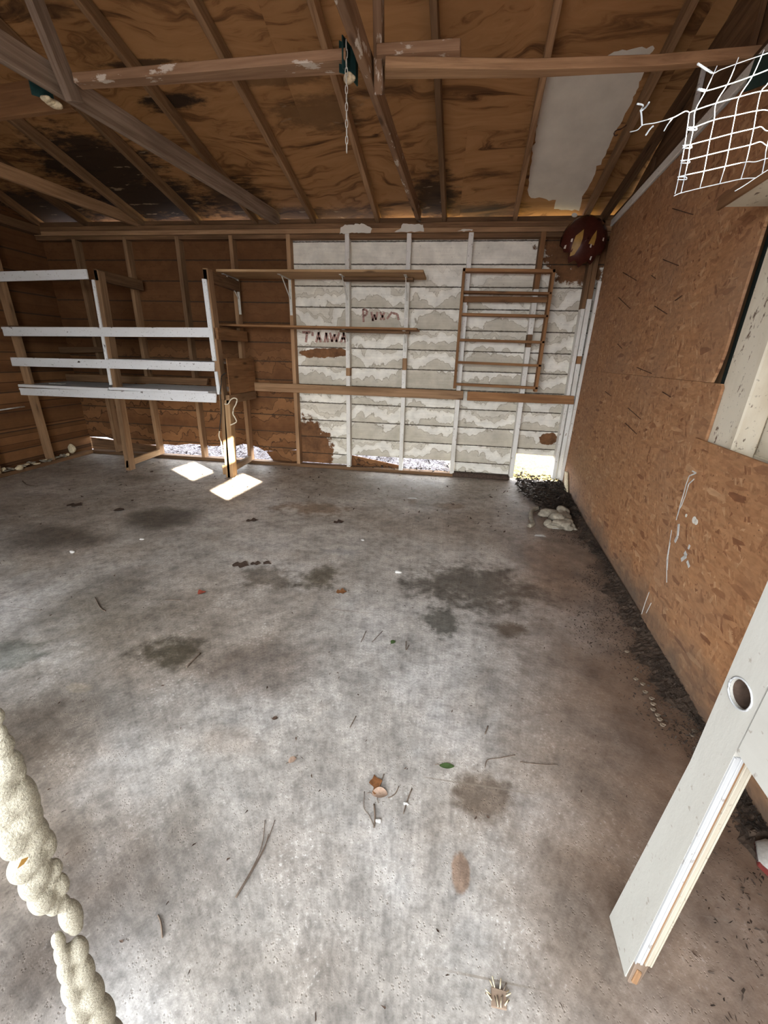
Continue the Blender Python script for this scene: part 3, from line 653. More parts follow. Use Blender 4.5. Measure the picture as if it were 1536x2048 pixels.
def rafter(a, b, mat=WOOD, w=.040, right=False):
    p = roofp(*a); q = roofp(*b); d = (q[0] - p[0]) / (q[1] - p[1]); sh = -w / 2 if right else w / 2
    X = lambda y: p[0] + d * (y - p[1]) + sh
    h = .088
    mk('rafter', [A(X(y) + sx * w / 2, y, roofz(y, dz)) for y in (4.98, YR) for sx in (-1, 1) for dz in (0, h)],
       [[0, 1, 3, 2], [4, 6, 7, 5], [0, 4, 5, 1], [2, 3, 7, 6], [0, 2, 6, 4], [1, 5, 7, 3]], mat, CE, (unit(A(d, 1, -TH)), A(1, 0, 0), unit(A(0, TH, 1))), bevel=.003)
    xr = X(YR)
    mk('rafter', [A(xr + d * (y - YR) + sx * w / 2, y, roofz(y - 1e-6, dz)) for y in (YR - .001, YF - .3) for sx in (-1, 1) for dz in (0, h)],
       [[0, 1, 3, 2], [4, 6, 7, 5], [0, 4, 5, 1], [2, 3, 7, 6], [0, 2, 6, 4], [1, 5, 7, 3]], mat, CE, (unit(A(d, 1, TH)), A(1, 0, 0), unit(A(0, -TH, 1))), bevel=.003)
rafter((62, 463), (0, 432), WOOD_D); rafter((78, 457), (0, 402), WOOD_D); rafter((167, 452), (86, 397), WOOD_D); rafter((283, 453), (8, 238)); rafter((390, 448), (183, 251))
rafter((510, 450), (143, 0), WOOD); rafter((624, 447), (371, 0)); rafter((751, 445), (612, 0)); rafter((884, 440), (858, 0)); rafter((1035, 437), (1126, 0), WOOD, right=True)
rafter((1181, 428), (1400, 0), WOOD, right=True); rafter((1222, 428), (1515, 0), WOOD_D, right=True)
# the patch of white paint between two rafters
pp = [(1082, 152), (1110, 140), (1118, 132), (1150, 125), (1165, 128), (1172, 116), (1215, 112), (1228, 104), (1262, 99), (1306, 92), (1309, 97), (1300, 108), (1282, 160), (1258, 215), (1232, 262), (1214, 300), (1192, 340), (1180, 368), (1170, 385), (1158, 422),
      (1108, 418), (1112, 400), (1098, 402), (1085, 396), (1062, 396), (1055, 380), (1062, 330), (1070, 280), (1074, 230), (1080, 190)]
slab('paint_patch', [roofp(a, b, OFF - .002) for a, b in jag(pp, 7, 1.5)], (0, .001, .003), PAINT, CE, 0)
# tie beams (bottom chords) and the webs rising to the ridge
def tie(a, b, mat, hh=.089, w=.038, right=False):
    p = bw(*a); q = fl(b[0], b[1], p[2]); d = (q - p) / (q[1] - p[1])
    sh = A(-w / 2 if right else w / 2, 0, hh / 2)
    return bar('tie_beam', p - d * -.08 + sh, p + d * (YF - p[1]) + sh, w, hh, mat, CE)
tie((547, 449), (0, 127), WOOD_G, .12); tie((832, 441), (733, 176), WOOD_P, .10); tie((270, 453), (0, 356), WOOD, .10)
wb_a = fl(747, 190, 2.49); wb_b = A(wb_a[0] + .03, 2.14, roofz(2.14) + .05)
bar('web_brace', wb_a + A(.03, 0, 0), wb_b + A(.03, 0, 0), .040, .088, WOOD_P, CE, up=(0, 1, .5))
wa_a = fl(143, 205, 2.47); bar('web_brace', wa_a + A(.02, 0, 0), A(wa_a[0] - .02, 2.14, roofz(2.14) + .05), .040, .088, WOOD_G, CE, up=(0, 1, .5))
# cross pieces between the beams
def flat(name, pxs, z, t, mat, parent=CE):
    q = [fl(a, b, z) for a, b in pxs]; return slab(name, q, (0, 0, t), mat, parent, .003)
flat('cross_piece', [(147, 165), (692, 118), (692, 149), (165, 180)], 2.53, .04, WOOD_P)
flat('cross_piece', [(770, 134), (1060, 139), (1310, 131), (1560, 110), (1560, 121), (1310, 144), (1060, 157), (770, 159)], 2.535, .04, WOOD)
flat('cross_piece', [(752, 109), (920, 99), (921, 124), (752, 134)], 2.575, .04, WOOD_P)
q0, q1 = fl(-60, 242, 2.50), fl(142, 216, 2.50)
slab('cross_piece', [q0, q1, q1 + A(0, .038, 0), q0 + A(0, .038, 0)], (0, 0, .14), WOOD_O, CE, .003)
# green hangers with foam, chain
hb = thing('hanger_plate', fl(700, 150, 2.53), 'dark green metal hanger plate beside the middle tie beam', 'bracket', 'green roof hanger plates')
pb = [fl(689, 158, 2.505), fl(717, 176, 2.49)]
cpt = fl(705, 160, 2.50)
slab('plate', [cpt + A(-.03, -.09, .0), cpt + A(.015, .03, -.01), cpt + A(.015, .03, .10), cpt + A(-.03, -.09, .11)], (.006, 0, 0), GREEN, hb, .001)
slab('plate', [cpt + A(-.05, -.06, .0), cpt + A(.02, -.02, .0), cpt + A(.02, -.02, .10), cpt + A(-.05, -.06, .11)], (0, .005, 0), GREEN, hb, .001)
fm = lump('foam_blob', cpt + A(.0, -.04, -.01), A(.022, .022, .02), FOAM_O, None, .4, 3, 3); tag(fm, 'cream foam blob on the hanger above the hanging chain', 'foam')
ch = thing('chain', cpt, 'small white chain hanging from the middle tie beam', 'chain')
ctop = atd(700, 112, 1.85); cbot = atd(704, 243, 1.85)
ctop = cpt + A(-.012, -.075, .10); L_ = .40
nlk = 13
for i in range(nlk):
    c = ctop - A(0, 0, 1) * (i + .5) * L_ / nlk
    pts = []
    for t in np.linspace(0, 6.28, 9):
        o = A(math.cos(t) * .0055, 0, math.sin(t) * .019) if i % 2 else A(0, math.cos(t) * .0055, math.sin(t) * .019)
        pts.append(c + o)
    tube('link', pts, .0022, STEEL, ch, 5)
ha = thing('hanger_plate', fl(85, 200, 2.5), 'dark green metal hanger plate under the left tie beam', 'bracket', 'green roof hanger plates')
c2 = fl(84, 196, 2.49)
slab('plate', [c2 + A(-.03, -.03, 0), c2 + A(.03, .04, 0), c2 + A(.03, .04, .09), c2 + A(-.03, -.03, .09)], (.005, 0, 0), GREEN, ha, .001)
fa = thing('foam_blob', fl(100, 203, 2.48), 'cream foam beads under the left tie beam', 'foam')
for i, (a, b) in enumerate([(90, 196), (100, 203), (112, 210)]): lump('bead', fl(a, b, 2.478), A(.028, .022, .016), FOAM_O, fa, .25, 2, i)
hr = thing('hanger_plate', A(1.2, 2.5, 2.55), 'dark green metal hanger plate at the right wall behind wire mesh', 'bracket', 'green roof hanger plates')
gp = [rw(a, b, -.03) for a, b in ((1486, 185), (1540, 165), (1545, 100), (1512, 110))]
slab('plate', gp, NV3 * .006, GREEN, hr, .001)
hk = thing('hook', roofp(1234, 262, -.0), 'small rusty cup hook screwed in the rafter by the white patch', 'hook')
hp = roofp(1245, 258); tube('hook_wire', smooth_path([hp + A(.02, 0, .02), hp + A(-.01, 0, 0), hp + A(-.035, 0, -.005), hp + A(-.05, 0, -.02), hp + A(-.04, 0, -.035), hp + A(-.025, 0, -.03)], 4), .004, RUST, hk)

# ------------------------------------------------------------------ left storage shelf
YSF = 3.955
us = thing('storage_shelf', A(-3.3, 4.2, 0), 'large wooden shelving unit with white fronts along the left back wall', 'shelving unit')
def fq(pxs, name, mat, depth=.02, Y=YSF, bevel=.003): return slab(name, [bw(a, b, Y) for a, b in pxs], (0, depth, 0), mat, us, bevel)
fq([(-45, 544), (171, 538), (175, 558), (-45, 564)], 'front_rail', WHITE_SH, Y=YSF - .022)
fq([(0, 653.5), (417, 655), (419, 674.5), (7, 672)], 'front_rail', WHITE_SH, Y=YSF - .022)
fq([(15.5, 714.5), (428, 724), (428.5, 742.5), (22.5, 732)], 'front_rail', WHITE_SH, Y=YSF - .022)
fq([(37, 776), (432, 787), (431.5, 805.5), (40, 790)], 'front_rail', WHITE_SH, Y=YSF - .022)
# uprights: white facing strip plus raw post
def post(tl, bl, wpx, yt, yb, mat, name='upright', Y=YSF, d=.089):
    fq([(tl, yt), (tl + wpx, yt), (bl + wpx, yb), (bl, yb)], name, mat, d, Y)
post(186, 252, 9, 540, 942, WOOD); post(404.5, 438, 10, 536, 800, WOOD)
post(447, 455, 12, 800, 957, WOOD_Y, 'leg'); fq([(438, 800), (449, 800), (461, 957), (452, 957)], 'leg', WOOD_Y, .06)
fq([(182, 559), (187, 559), (223, 770), (218, 770)], 'facing_strip', WHITE_SH, .02, YSF - .021)
fq([(403, 557), (412, 558), (432, 722), (424, 722)], 'facing_strip', WHITE_SH, .02, YSF - .021)
fq([(428, 743), (434, 743), (441, 789), (434, 789)], 'facing_strip', WHITE_SH, .02, YSF - .021)
# shelf boards run back to the wall
def shelf_at(pyl, pyr, xl, xr, t, mat, name='shelf_board', fascia=True):
    z = (bw(xl, pyl, YSF)[2] + bw(xr, pyr, YSF)[2]) / 2; x0 = bw(xl, pyl, YSF)[0]; x1 = bw(xr, pyr, YSF)[0]
    return slab(name, [A(x0, YSF - .02, z - t), A(x1, YSF - .02, z - t), A(x1, YB - .003, z - t), A(x0, YB - .003, z - t)], (0, 0, t), mat, us, .003)
shelf_at(655, 656, 4, 415, .02, WOOD_D)
shelf_at(715.5, 722.5, 20, 216, .018, WOOD_D); shelf_at(718, 724, 220, 426, .018, WHITE_SH)
shelf_at(770, 774, 34, 216, .028, WHITE_SH); shelf_at(775.5, 781, 220, 418, .028, WHITE_SH)
# side frame at the right and arms to the wall
def arm(pxf, z0, z1, x, mat, w=.04, y0=YSF, y1=YB):
    return slab('side_arm', [A(x, y0, z0), A(x, y1, z0), A(x, y1, z1), A(x, y0, z1)], (w, 0, 0), mat, us, .003)
xr_ = bw(432, 665, YSF)[0]
za = bw(430, 655, YSF)[2]; zb_ = bw(432, 679, YSF)[2]; arm(0, zb_, za, xr_ - .02, WOOD_O)
zt = bw(405, 538, YSF)[2]; arm(0, zt - .10, zt, bw(405, 540, YSF)[0] - .0, WOOD_D)
arm(0, zt - .10, zt, bw(186, 540, YSF)[0], WOOD_D)
zl = bw(440, 790, YSF)[2]; arm(0, zl - .085, zl, bw(452, 800, YSF)[0], WOOD)
pz0, pz1 = bw(440, 789, YSF)[2], bw(434, 716, YSF)[2]
slab('side_panel', [A(xr_ + .06, YSF + .02, pz0), A(xr_ + .06, YB, pz0), A(xr_ + .06, YB, pz1), A(xr_ + .06, YSF + .02, pz1)], (.01, 0, 0), WOOD_O, us, .001)
# feet braces
def brace(pf, pb, yf, yb, hh=.07):
    a = bw(pf[0], pf[1], yf); b = bw(pb[0], pb[1], yb); bar('foot_brace', a, b, .035, hh, WOOD_Y, us)
brace((262, 924), (318, 904), YSF + .05, YB - .01); brace((463, 938), (500, 917), YSF + .05, YB - .01)
fq([(444, 931), (453, 931), (455, 949), (446, 949)], 'foot_block', WOOD_Y, .04, YSF - .01); fq([(252, 921), (256, 921), (258, 936), (252, 936)], 'foot_block', WOOD, .04, YSF)
# back supports on the wall, seen between the shelves
for (pts, m) in ([[(50, 745), (415, 757), (413, 770), (50, 760)], WOOD_D], [[(100, 694), (205, 694), (205, 705), (100, 706)], WOOD_D]):
    slab('back_cleat', [bw(a, b, YB - .04) for a, b in pts], (0, .038, 0), m, us, .003)
# white scrap on the low shelf
sc_ = bw(110, 766, 4.1); zz = (bw(34, 770, YSF)[2] + bw(216, 774, YSF)[2]) / 2
o = slab('wood_scrap', [A(sc_[0] - .13, 4.15, zz + .001), A(sc_[0] + .05, 4.13, zz + .001), A(sc_[0] + .05, 4.18, zz + .001), A(sc_[0] - .13, 4.2, zz + .001)], (0, 0, .008), PAPER, None, .001)
tag(o, 'pale scrap lying on the lowest shelf of the shelving unit', 'scrap')

# ------------------------------------------------------------------ wall shelves with brackets
def wall_shelf(label, z, yf, xl, xr, t, mat, batten, brs, drop):
    w = thing('wall_shelf', A((xl + xr) / 2, YB, z), label, 'shelf')
    slab('shelf_board', [A(xl, yf, z), A(xr, yf, z), A(xr + .01, YB - .005, z), A(xl, YB - .005, z)], (0, 0, t), mat, w, .002)
    b0, b1 = batten
    slab('batten', [A(b0, YB - .16, z - .026), A(b1, YB - .16, z - .026), A(b1, YB - .045, z - .026), A(b0, YB - .045, z - .026)], (0, 0, .025), WOOD_D, w, .002)
    for x in brs:
        br = slab('bracket', [A(x, YB - .004, z - drop), A(x + .028, YB - .004, z - drop), A(x + .028, YB - .004, z - .002), A(x, YB - .004, z - .002)], (0, .0035, 0), STEEL, w, .001)
        slab('arm', [A(x, yf + .08, z - .006), A(x + .028, yf + .08, z - .006), A(x + .028, YB - .004, z - .006), A(x, YB - .004, z - .006)], (0, 0, .004), STEEL, br, .001)
        bar('strut', A(x + .014, YB - .008, z - drop * .55), A(x + .014, yf + .16, z - .01), .008, .010, STEEL, br, bevel=.001)
Z1 = bw(500, 558)[2]; yf1 = 4.197
wall_shelf('long raw wood shelf on white brackets, upper of the two on back wall', Z1, yf1, bw(432, 543, yf1)[0], bw(846, 555, yf1)[0], .022, WOOD_Y,
           (bw(683, 556, YB - .16)[0], bw(826, 560, YB - .16)[0]), [bw(474, 580)[0], bw(578, 580)[0], bw(692, 580)[0], bw(812, 580)[0]], .34)
Z2 = H + (bw(600, 655, 4.28)[2] - H); yf2 = 4.28
wall_shelf('thinner raw wood shelf on white brackets, lower of the two on back wall', Z2, yf2, bw(434, 652, yf2)[0], bw(834, 655, yf2)[0], .018, WOOD_O,
           (bw(679, 656, YB - .16)[0], bw(819, 658, YB - .16)[0]), [bw(693, 680)[0], bw(808, 680)[0]], .20)

# ------------------------------------------------------------------ slatted rack
YK = YB - .10
rk = thing('slat_rack', bw(990, 780, YK), 'brown wooden ladder shaped rack hung on the white wall', 'rack')
def kq(pxs, name, d=.09, mat=WOOD_O, Y=YK): return slab(name, [bw(a, b, Y) for a, b in pxs], (0, d, 0), mat, rk, .002)
kq([(926, 536), (931.5, 536), (911.5, 777), (906.5, 777)], 'side_rail', .085)
kq([(1106, 538), (1112, 538), (1074.5, 784), (1069, 784)], 'side_rail', .085)
kq([(927, 536), (1112, 538), (1111.5, 545), (926, 543)], 'slat', .085)
kq([(928, 581), (1104, 584), (1103.5, 589), (928, 586)], 'slat', .085)
kq([(926, 592), (1095, 594), (1094, 605), (926, 604)], 'slat', .02, WOOD_O, YB - .04)
kq([(925, 625.5), (1097, 629.5), (1096, 635), (924, 631)], 'slat', .085)
kq([(919, 677), (1090, 682), (1089, 687), (919, 682)], 'slat', .085)
kq([(915, 722), (1083, 729), (1082, 734), (914, 727)], 'slat', .085)
kq([(912, 766), (1076, 774), (1075, 779), (911, 771)], 'slat', .085)

# ------------------------------------------------------------------ red domed ornament in the corner
def ornament():
    c = bw(1166, 486, YB - .04); t = thing('ornament', bw(1166, 525, YB - .02), 'dark red glossy domed ornament with yellow wedges hung high in corner', 'ornament')
    upv = unit(bw(1171, 446, YB - .04) - bw(1155, 512, YB - .04)); rt = np.cross(A(0, 1, 0), upv); rt = unit(rt) * (1 if rt[0] > 0 else -1); nn = A(0, -1., 0)
    RW, RH, RD = .205, .215, .13
    def surf(a, b, lift=0.0):
        k = max(0.0, 1 - a * a - b * b); return c + rt * a * RW + upv * b * RH + nn * (math.sqrt(k) * RD + lift)
    def of_px(px, py, lift=.004):
        d = bw(1166 + (px - 1166) * 1.12, 486 + (py - 486) * 1.12, YB - .10) - c; d[1] = 0; return surf(float(d @ rt) / RW, float(d @ upv) / RH, lift)
    vs = []; fs = []; nr, na = 9, 36
    for i in range(nr + 1):
        for j in range(na):
            th = 2 * math.pi * j / na; f = math.sin(i / nr * math.pi / 2)
            lim = 1.0
            if math.sin(th) < -.25: lim = .86 + .10 * math.sin(th * 11)           # broken lower rim
            vs.append(surf(f * lim * math.cos(th), f * lim * math.sin(th)))
    for i in range(nr):
        for j in range(na): fs.append([i * na + j, i * na + (j + 1) % na, (i + 1) * na + (j + 1) % na, (i + 1) * na + j])
    o = mk('shell', vs, fs, REDP, t, smooth=True); sm = o.modifiers.new('thick', 'SOLIDIFY'); sm.thickness = .006; sm.offset = -1
    for name, mat, poly in (('yellow_wedge', YELP, [(1164, 465), (1161, 482), (1157, 494), (1148, 509), (1141, 511), (1144, 492), (1150, 476)]), ('yellow_wedge', YELP, [(1187, 466), (1185, 480), (1181, 494), (1176, 492), (1171, 491), (1178, 478)])):
        n = len(poly); cx = np.mean([q[0] for q in poly]); cy = np.mean([q[1] for q in poly])
        v2 = [of_px(*q) for q in poly] + [of_px(cx, cy)] + [of_px(q[0] * .5 + cx * .5, q[1] * .5 + cy * .5) for q in poly]
        mk(name, v2, [[i, (i + 1) % n, n + 1 + (i + 1) % n, n + 1 + i] for i in range(n)] + [[n + 1 + i, n + 1 + (i + 1) % n, n] for i in range(n)], mat, t, smooth=True)
    for x, y in ((1143, 484), (1133, 494), (1175, 495), (1199, 482), (1177, 515)):
        q = [of_px(x - .2, y - 3, .006), of_px(x + 2.2, y - 3.4, .006), of_px(x + .8, y + 3, .006), of_px(x - 1.8, y + 2, .006)]
        slab('chip', q, nn * .003, CHIP, t, 0)
    bar('hanger', c + A(0, .0, 0), A(c[0], YB + .02, c[2] + .02), .012, .012, RUST, t)
ornament()

# ------------------------------------------------------------------ door at right
dr = thing('door_1', A(.52, .55, 0), 'white painted panel door standing open at right, knob hole, lower panel gone', 'door', kind='structure')
XD = .505
fa_ = lambda z: .637 - .036 * min(1, z / .6)
# stile in one piece with the round knob hole bored through
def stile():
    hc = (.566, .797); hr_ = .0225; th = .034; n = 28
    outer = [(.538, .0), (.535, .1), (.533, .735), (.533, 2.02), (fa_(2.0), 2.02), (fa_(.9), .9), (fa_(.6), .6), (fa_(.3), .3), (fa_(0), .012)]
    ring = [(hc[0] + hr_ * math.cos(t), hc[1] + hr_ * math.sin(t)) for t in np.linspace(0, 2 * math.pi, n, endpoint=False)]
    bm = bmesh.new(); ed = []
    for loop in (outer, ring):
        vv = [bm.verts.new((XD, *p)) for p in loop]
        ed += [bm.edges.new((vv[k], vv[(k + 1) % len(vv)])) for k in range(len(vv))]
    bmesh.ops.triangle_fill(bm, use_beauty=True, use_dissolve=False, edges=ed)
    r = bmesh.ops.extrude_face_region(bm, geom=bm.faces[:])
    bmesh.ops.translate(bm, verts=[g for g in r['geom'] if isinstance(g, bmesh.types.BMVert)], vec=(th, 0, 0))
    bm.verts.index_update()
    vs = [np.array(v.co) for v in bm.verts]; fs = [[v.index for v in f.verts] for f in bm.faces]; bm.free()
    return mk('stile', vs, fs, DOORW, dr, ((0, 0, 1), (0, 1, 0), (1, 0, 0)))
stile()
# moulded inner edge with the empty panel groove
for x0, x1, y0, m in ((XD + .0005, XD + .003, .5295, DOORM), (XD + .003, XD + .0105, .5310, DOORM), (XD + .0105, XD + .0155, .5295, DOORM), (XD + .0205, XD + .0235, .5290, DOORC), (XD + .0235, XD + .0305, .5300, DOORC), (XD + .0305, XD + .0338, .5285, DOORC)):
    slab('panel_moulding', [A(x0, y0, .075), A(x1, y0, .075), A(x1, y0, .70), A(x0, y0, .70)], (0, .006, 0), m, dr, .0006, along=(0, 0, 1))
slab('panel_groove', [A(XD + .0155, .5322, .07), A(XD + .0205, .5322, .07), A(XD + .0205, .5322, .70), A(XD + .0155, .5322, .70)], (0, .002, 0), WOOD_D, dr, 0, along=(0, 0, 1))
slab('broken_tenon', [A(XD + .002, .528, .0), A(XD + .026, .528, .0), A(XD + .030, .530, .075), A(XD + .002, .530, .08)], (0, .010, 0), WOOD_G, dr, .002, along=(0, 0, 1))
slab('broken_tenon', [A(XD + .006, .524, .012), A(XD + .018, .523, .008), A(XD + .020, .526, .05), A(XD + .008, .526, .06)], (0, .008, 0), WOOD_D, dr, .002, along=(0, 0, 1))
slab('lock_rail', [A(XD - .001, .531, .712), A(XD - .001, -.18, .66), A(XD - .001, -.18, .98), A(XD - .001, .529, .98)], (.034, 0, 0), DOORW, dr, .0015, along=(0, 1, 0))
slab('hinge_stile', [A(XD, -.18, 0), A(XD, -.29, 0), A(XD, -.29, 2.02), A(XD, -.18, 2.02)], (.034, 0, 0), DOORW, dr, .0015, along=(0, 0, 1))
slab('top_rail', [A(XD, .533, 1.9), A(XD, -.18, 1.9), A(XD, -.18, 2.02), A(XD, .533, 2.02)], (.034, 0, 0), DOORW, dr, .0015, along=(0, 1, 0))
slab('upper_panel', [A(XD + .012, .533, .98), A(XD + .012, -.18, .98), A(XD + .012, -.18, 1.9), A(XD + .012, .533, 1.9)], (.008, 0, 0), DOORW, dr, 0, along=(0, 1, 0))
# worn rim of the hole
bn = 24; bv = [A(xx, .566 + .0222 * math.cos(t), .797 + .0222 * math.sin(t)) for xx in (XD + .004, XD + .0335) for t in np.linspace(0, 2 * math.pi, bn, endpoint=False)]
mk('hole_bore', bv, [[k, (k + 1) % bn, (k + 1) % bn + bn, k + bn] for k in range(bn)], LEAFD, dr, smooth=True)  # bore coloured dark to stand for the shade inside the hole
rim = [A(XD - .0008, .566 + .0245 * math.cos(t), .797 + .0245 * math.sin(t)) for t in np.linspace(0, 2 * math.pi, 25)]
tube('hole_rim', rim, .0018, DOORM, dr, 5)

# ------------------------------------------------------------------ foam bead at left
ff = thing('spray_foam_strip', A(-.395, .21, 0), 'lumpy cream spray foam strip standing at lower left near the viewer', 'foam')
def vfoam(px, py): 
    r = ray(px, py); k = .45 / math.hypot(r[0], r[1]); return CAMP + r * k
FV, FF = [], []
def foam_part():
    o = mk('foam_bead', FV, FF, FOAM, ff, smooth=True); FV.clear(); FF.clear()
    m = o.modifiers.new('blend', 'REMESH'); m.mode = 'VOXEL'; m.voxel_size = .0022; m.use_smooth_shade = True
    m = o.modifiers.new('soft', 'SMOOTH'); m.factor = .5; m.iterations = 2
    return o
def blob_at(px, py, wpx, hpx, sd_):
    c = vfoam(px, py); k = np.linalg.norm(c - CAMP) / math.hypot(F, math.hypot(px - CX, py - CY)) 
    rx = wpx * k * 1.12; rz = hpx * k * 1.4
    bm = bmesh.new(); bmesh.ops.create_icosphere(bm, subdivisions=3, radius=1.0); k0 = len(FV)
    FV.extend(c + np.array(v.co) * A(rx, rx, rz) for v in bm.verts); FF.extend([v.index + k0 for v in f.verts] for f in bm.faces); bm.free()
for i, (px, py, w, h_) in enumerate([(-8, 1432, 12, 16), (2, 1466, 10, 16), (4, 1492, 18, 18), (16, 1530, 22, 24), (34, 1540, 13, 20), (8, 1575, 22, 26), (40, 1590, 24, 36), (60, 1600, 14, 26), (18, 1612, 22, 30), (50, 1635, 25, 30), (10, 1648, 14, 36), (30, 1672, 26, 34),
                                      (64, 1668, 24, 30), (90, 1686, 16, 30), (22, 1695, 16, 22), (60, 1710, 26, 26), (46, 1735, 22, 24), (76, 1740, 20, 30), (110, 1735, 11, 17), (66, 1768, 20, 28), (100, 1762, 12, 22), (122, 1768, 12, 22), (84, 1795, 20, 30), (104, 1805, 14, 26), (128, 1810, 11, 24), (142, 1832, 17, 34), (150, 1850, 12, 18)]):
    blob_at(px, py, w, h_, i + 20)
foam_part()
for i, (px, py, w, h_) in enumerate([(117, 1882, 10, 20), (126, 1910, 12, 28), (158, 1898, 14, 26), (134, 1945, 13, 32), (166, 1940, 17, 34), (145, 1985, 15, 36), (180, 1985, 21, 40), (158, 2025, 17, 36), (198, 2032, 24, 44), (176, 2075, 22, 50), (216, 2085, 26, 50), (200, 2150, 34, 80), (225, 2240, 34, 90)]):
    blob_at(px, py, w, h_, i + 60)
foam_part()
pf = vfoam(225, 2250); bar('foam_bead', A(pf[0], pf[1], .0), A(pf[0], pf[1], pf[2]), .04, .04, FOAM, ff, up=(0, 1, 0), bevel=.012)
fleaf = vfoam(48, 1722) * .985 + CAMP * .015
sl_ = slab('leaf_flake', [vfoam(36, 1737) - ray(36, 1737) / 800 * .055, vfoam(44, 1720) - ray(44, 1720) / 800 * .055, vfoam(57, 1715) - ray(57, 1715) / 800 * .055, vfoam(48, 1728) - ray(48, 1728) / 800 * .055], (0, 0, .001), YELP, ff, 0)

# ------------------------------------------------------------------ wire mesh
wm = thing('wire_mesh', atd(1450, 300, 1.05), 'bent piece of bright galvanised wire mesh hanging at upper right', 'wire mesh')
def wires(pts, r=.0012, d=1.05, nm='wire'):
    P = [atd(a, b, dd) for a, b, dd in [(q if len(q) == 3 else (q[0], q[1], d)) for q in pts]]
    return tube(nm, smooth_path(P, 4), r, WIRE, wm, 5)
wires([(1396, 130, 1.0), (1424, 146, 1.02), (1440, 140), (1475, 127), (1510, 115), (1560, 98)])
wires([(1397, 180, 1.02), (1412, 182), (1460, 168), (1505, 152), (1560, 130)])
wires([(1378, 226), (1392, 220), (1434, 206), (1478, 194), (1520, 183), (1560, 180)])
wires([(1378, 258), (1388, 255), (1428, 240), (1470, 231), (1512, 222), (1535, 221), (1560, 232)])
wires([(1366, 294), (1386, 288), (1424, 278), (1465, 267), (1508, 257), (1522, 254), (1534, 262), (1560, 256)])
wires([(1362, 323), (1380, 319), (1420, 309), (1457, 300), (1500, 290), (1521, 284), (1535, 292), (1560, 288)])
wires([(1356, 354), (1372, 350), (1410, 342), (1450, 333), (1492, 324), (1510, 324), (1530, 318), (1560, 312)])
wires([(1348, 392), (1362, 386), (1402, 376), (1442, 367), (1483, 358), (1512, 356)])
wires([(1470, 382, .98), (1490, 370, 1.0), (1526, 346), (1560, 325)])
wires([(1378, 228), (1374, 258), (1369, 292), (1364, 320), (1358, 352), (1350, 388)]); wires([(1434, 132), (1412, 180), (1390, 222), (1387, 255), (1380, 290), (1376, 320), (1370, 350), (1362, 386)])
wires([(1477, 115), (1456, 166), (1432, 206), (1428, 240), (1420, 278), (1414, 310), (1408, 342), (1400, 375)])
wires([(1528, 100), (1505, 152), (1478, 194), (1470, 231), (1463, 267), (1457, 300), (1450, 333), (1440, 366)])
wires([(1560, 120), (1536, 166), (1522, 183), (1513, 222), (1507, 257), (1500, 290), (1492, 324), (1482, 358)])
wires([(1552, 240), (1540, 270), (1532, 300), (1530, 318), (1524, 348)])
# loose twisted ends
wires([(1260, 264, 1.08), (1275, 260, 1.06), (1286, 250), (1310, 246), (1345, 236), (1370, 223), (1379, 226)]); wires([(1284, 251), (1283, 232), (1281, 220)], .002); wires([(1275, 208, 1.0), (1286, 211), (1281, 222), (1290, 216), (1298, 205, 1.0)], .0021)
wires([(1292, 270, 1.0), (1300, 258), (1307, 252)], .002); wires([(1328, 262), (1336, 248), (1344, 238)], .0014); wires([(1396, 128, .96), (1412, 138), (1424, 146)], .0026); wires([(1397, 179, .98), (1410, 182)], .003)
for (a, b) in ((1372, 293), (1368, 323), (1362, 356), (1382, 257)):
    wires([(a - 7, b - 2, 1.04), (a + 9, b - 2, 1.04), (a + 10, b + 3, 1.04), (a - 7, b + 3, 1.04)], .0014, 1.04, 'wire_tie')
top_ = atd(1560, 98, 1.05); tube('wire', [top_, A(top_[0] + .05, top_[1] + .25, 2.535)], .0017, WIRE, wm, 5)

# ------------------------------------------------------------------ cords
c_ = thing('cord', bw(455, 800, YSF), 'curly yellowed white cord hanging beside the shelf leg', 'cord')
tube('cord_run', smooth_path([bw(a, b, YSF - .03) for a, b in ((449, 808), (456, 808), (461, 800), (468, 796), (474, 799), (472, 808), (467, 818), (466, 828), (470, 835), (473, 843), (468, 847), (461, 850))], 5), .006, CORDW, c_)
c_ = thing('cord', bw(440, 760, YSF), 'thin black cable running down the right upright of the shelving', 'cable')
tube('cord_run', smooth_path([bw(a, b, YSF - .035) for a, b in ((452, 746), (443, 753), (442, 770), (440, 790), (442, 805), (442, 830), (440, 850), (439, 862))], 4), .005, CORDB, c_)
c_ = thing('cord', bw(440, 900, YSF), 'pale frayed cord end hanging below the black cable', 'cord')
tube('cord_run', smooth_path([bw(a, b, YSF - .035) for a, b in ((439, 862), (438, 872), (442, 884), (444, 900), (446, 912))], 4), .006, CORDW, c_)
c_ = thing('cord', fl(470, 950), 'loop of pale wire lying at the foot of the shelf leg', 'cord')
tube('cord_run', smooth_path([fl(a, b, .006) for a, b in ((464, 957), (470, 955), (475, 948), (474, 940), (471, 936))], 4), .004, PAPER, c_)
c_ = thing('stick', bw(25, 817, 3.85), 'thin white rod sticking out from the left wall', 'rod')
tube('rod', [atx(-20, 823, XL + .02), atx(20, 817, XL + .03), atx(49, 813, XL + .02)], .007, PAPER, c_)

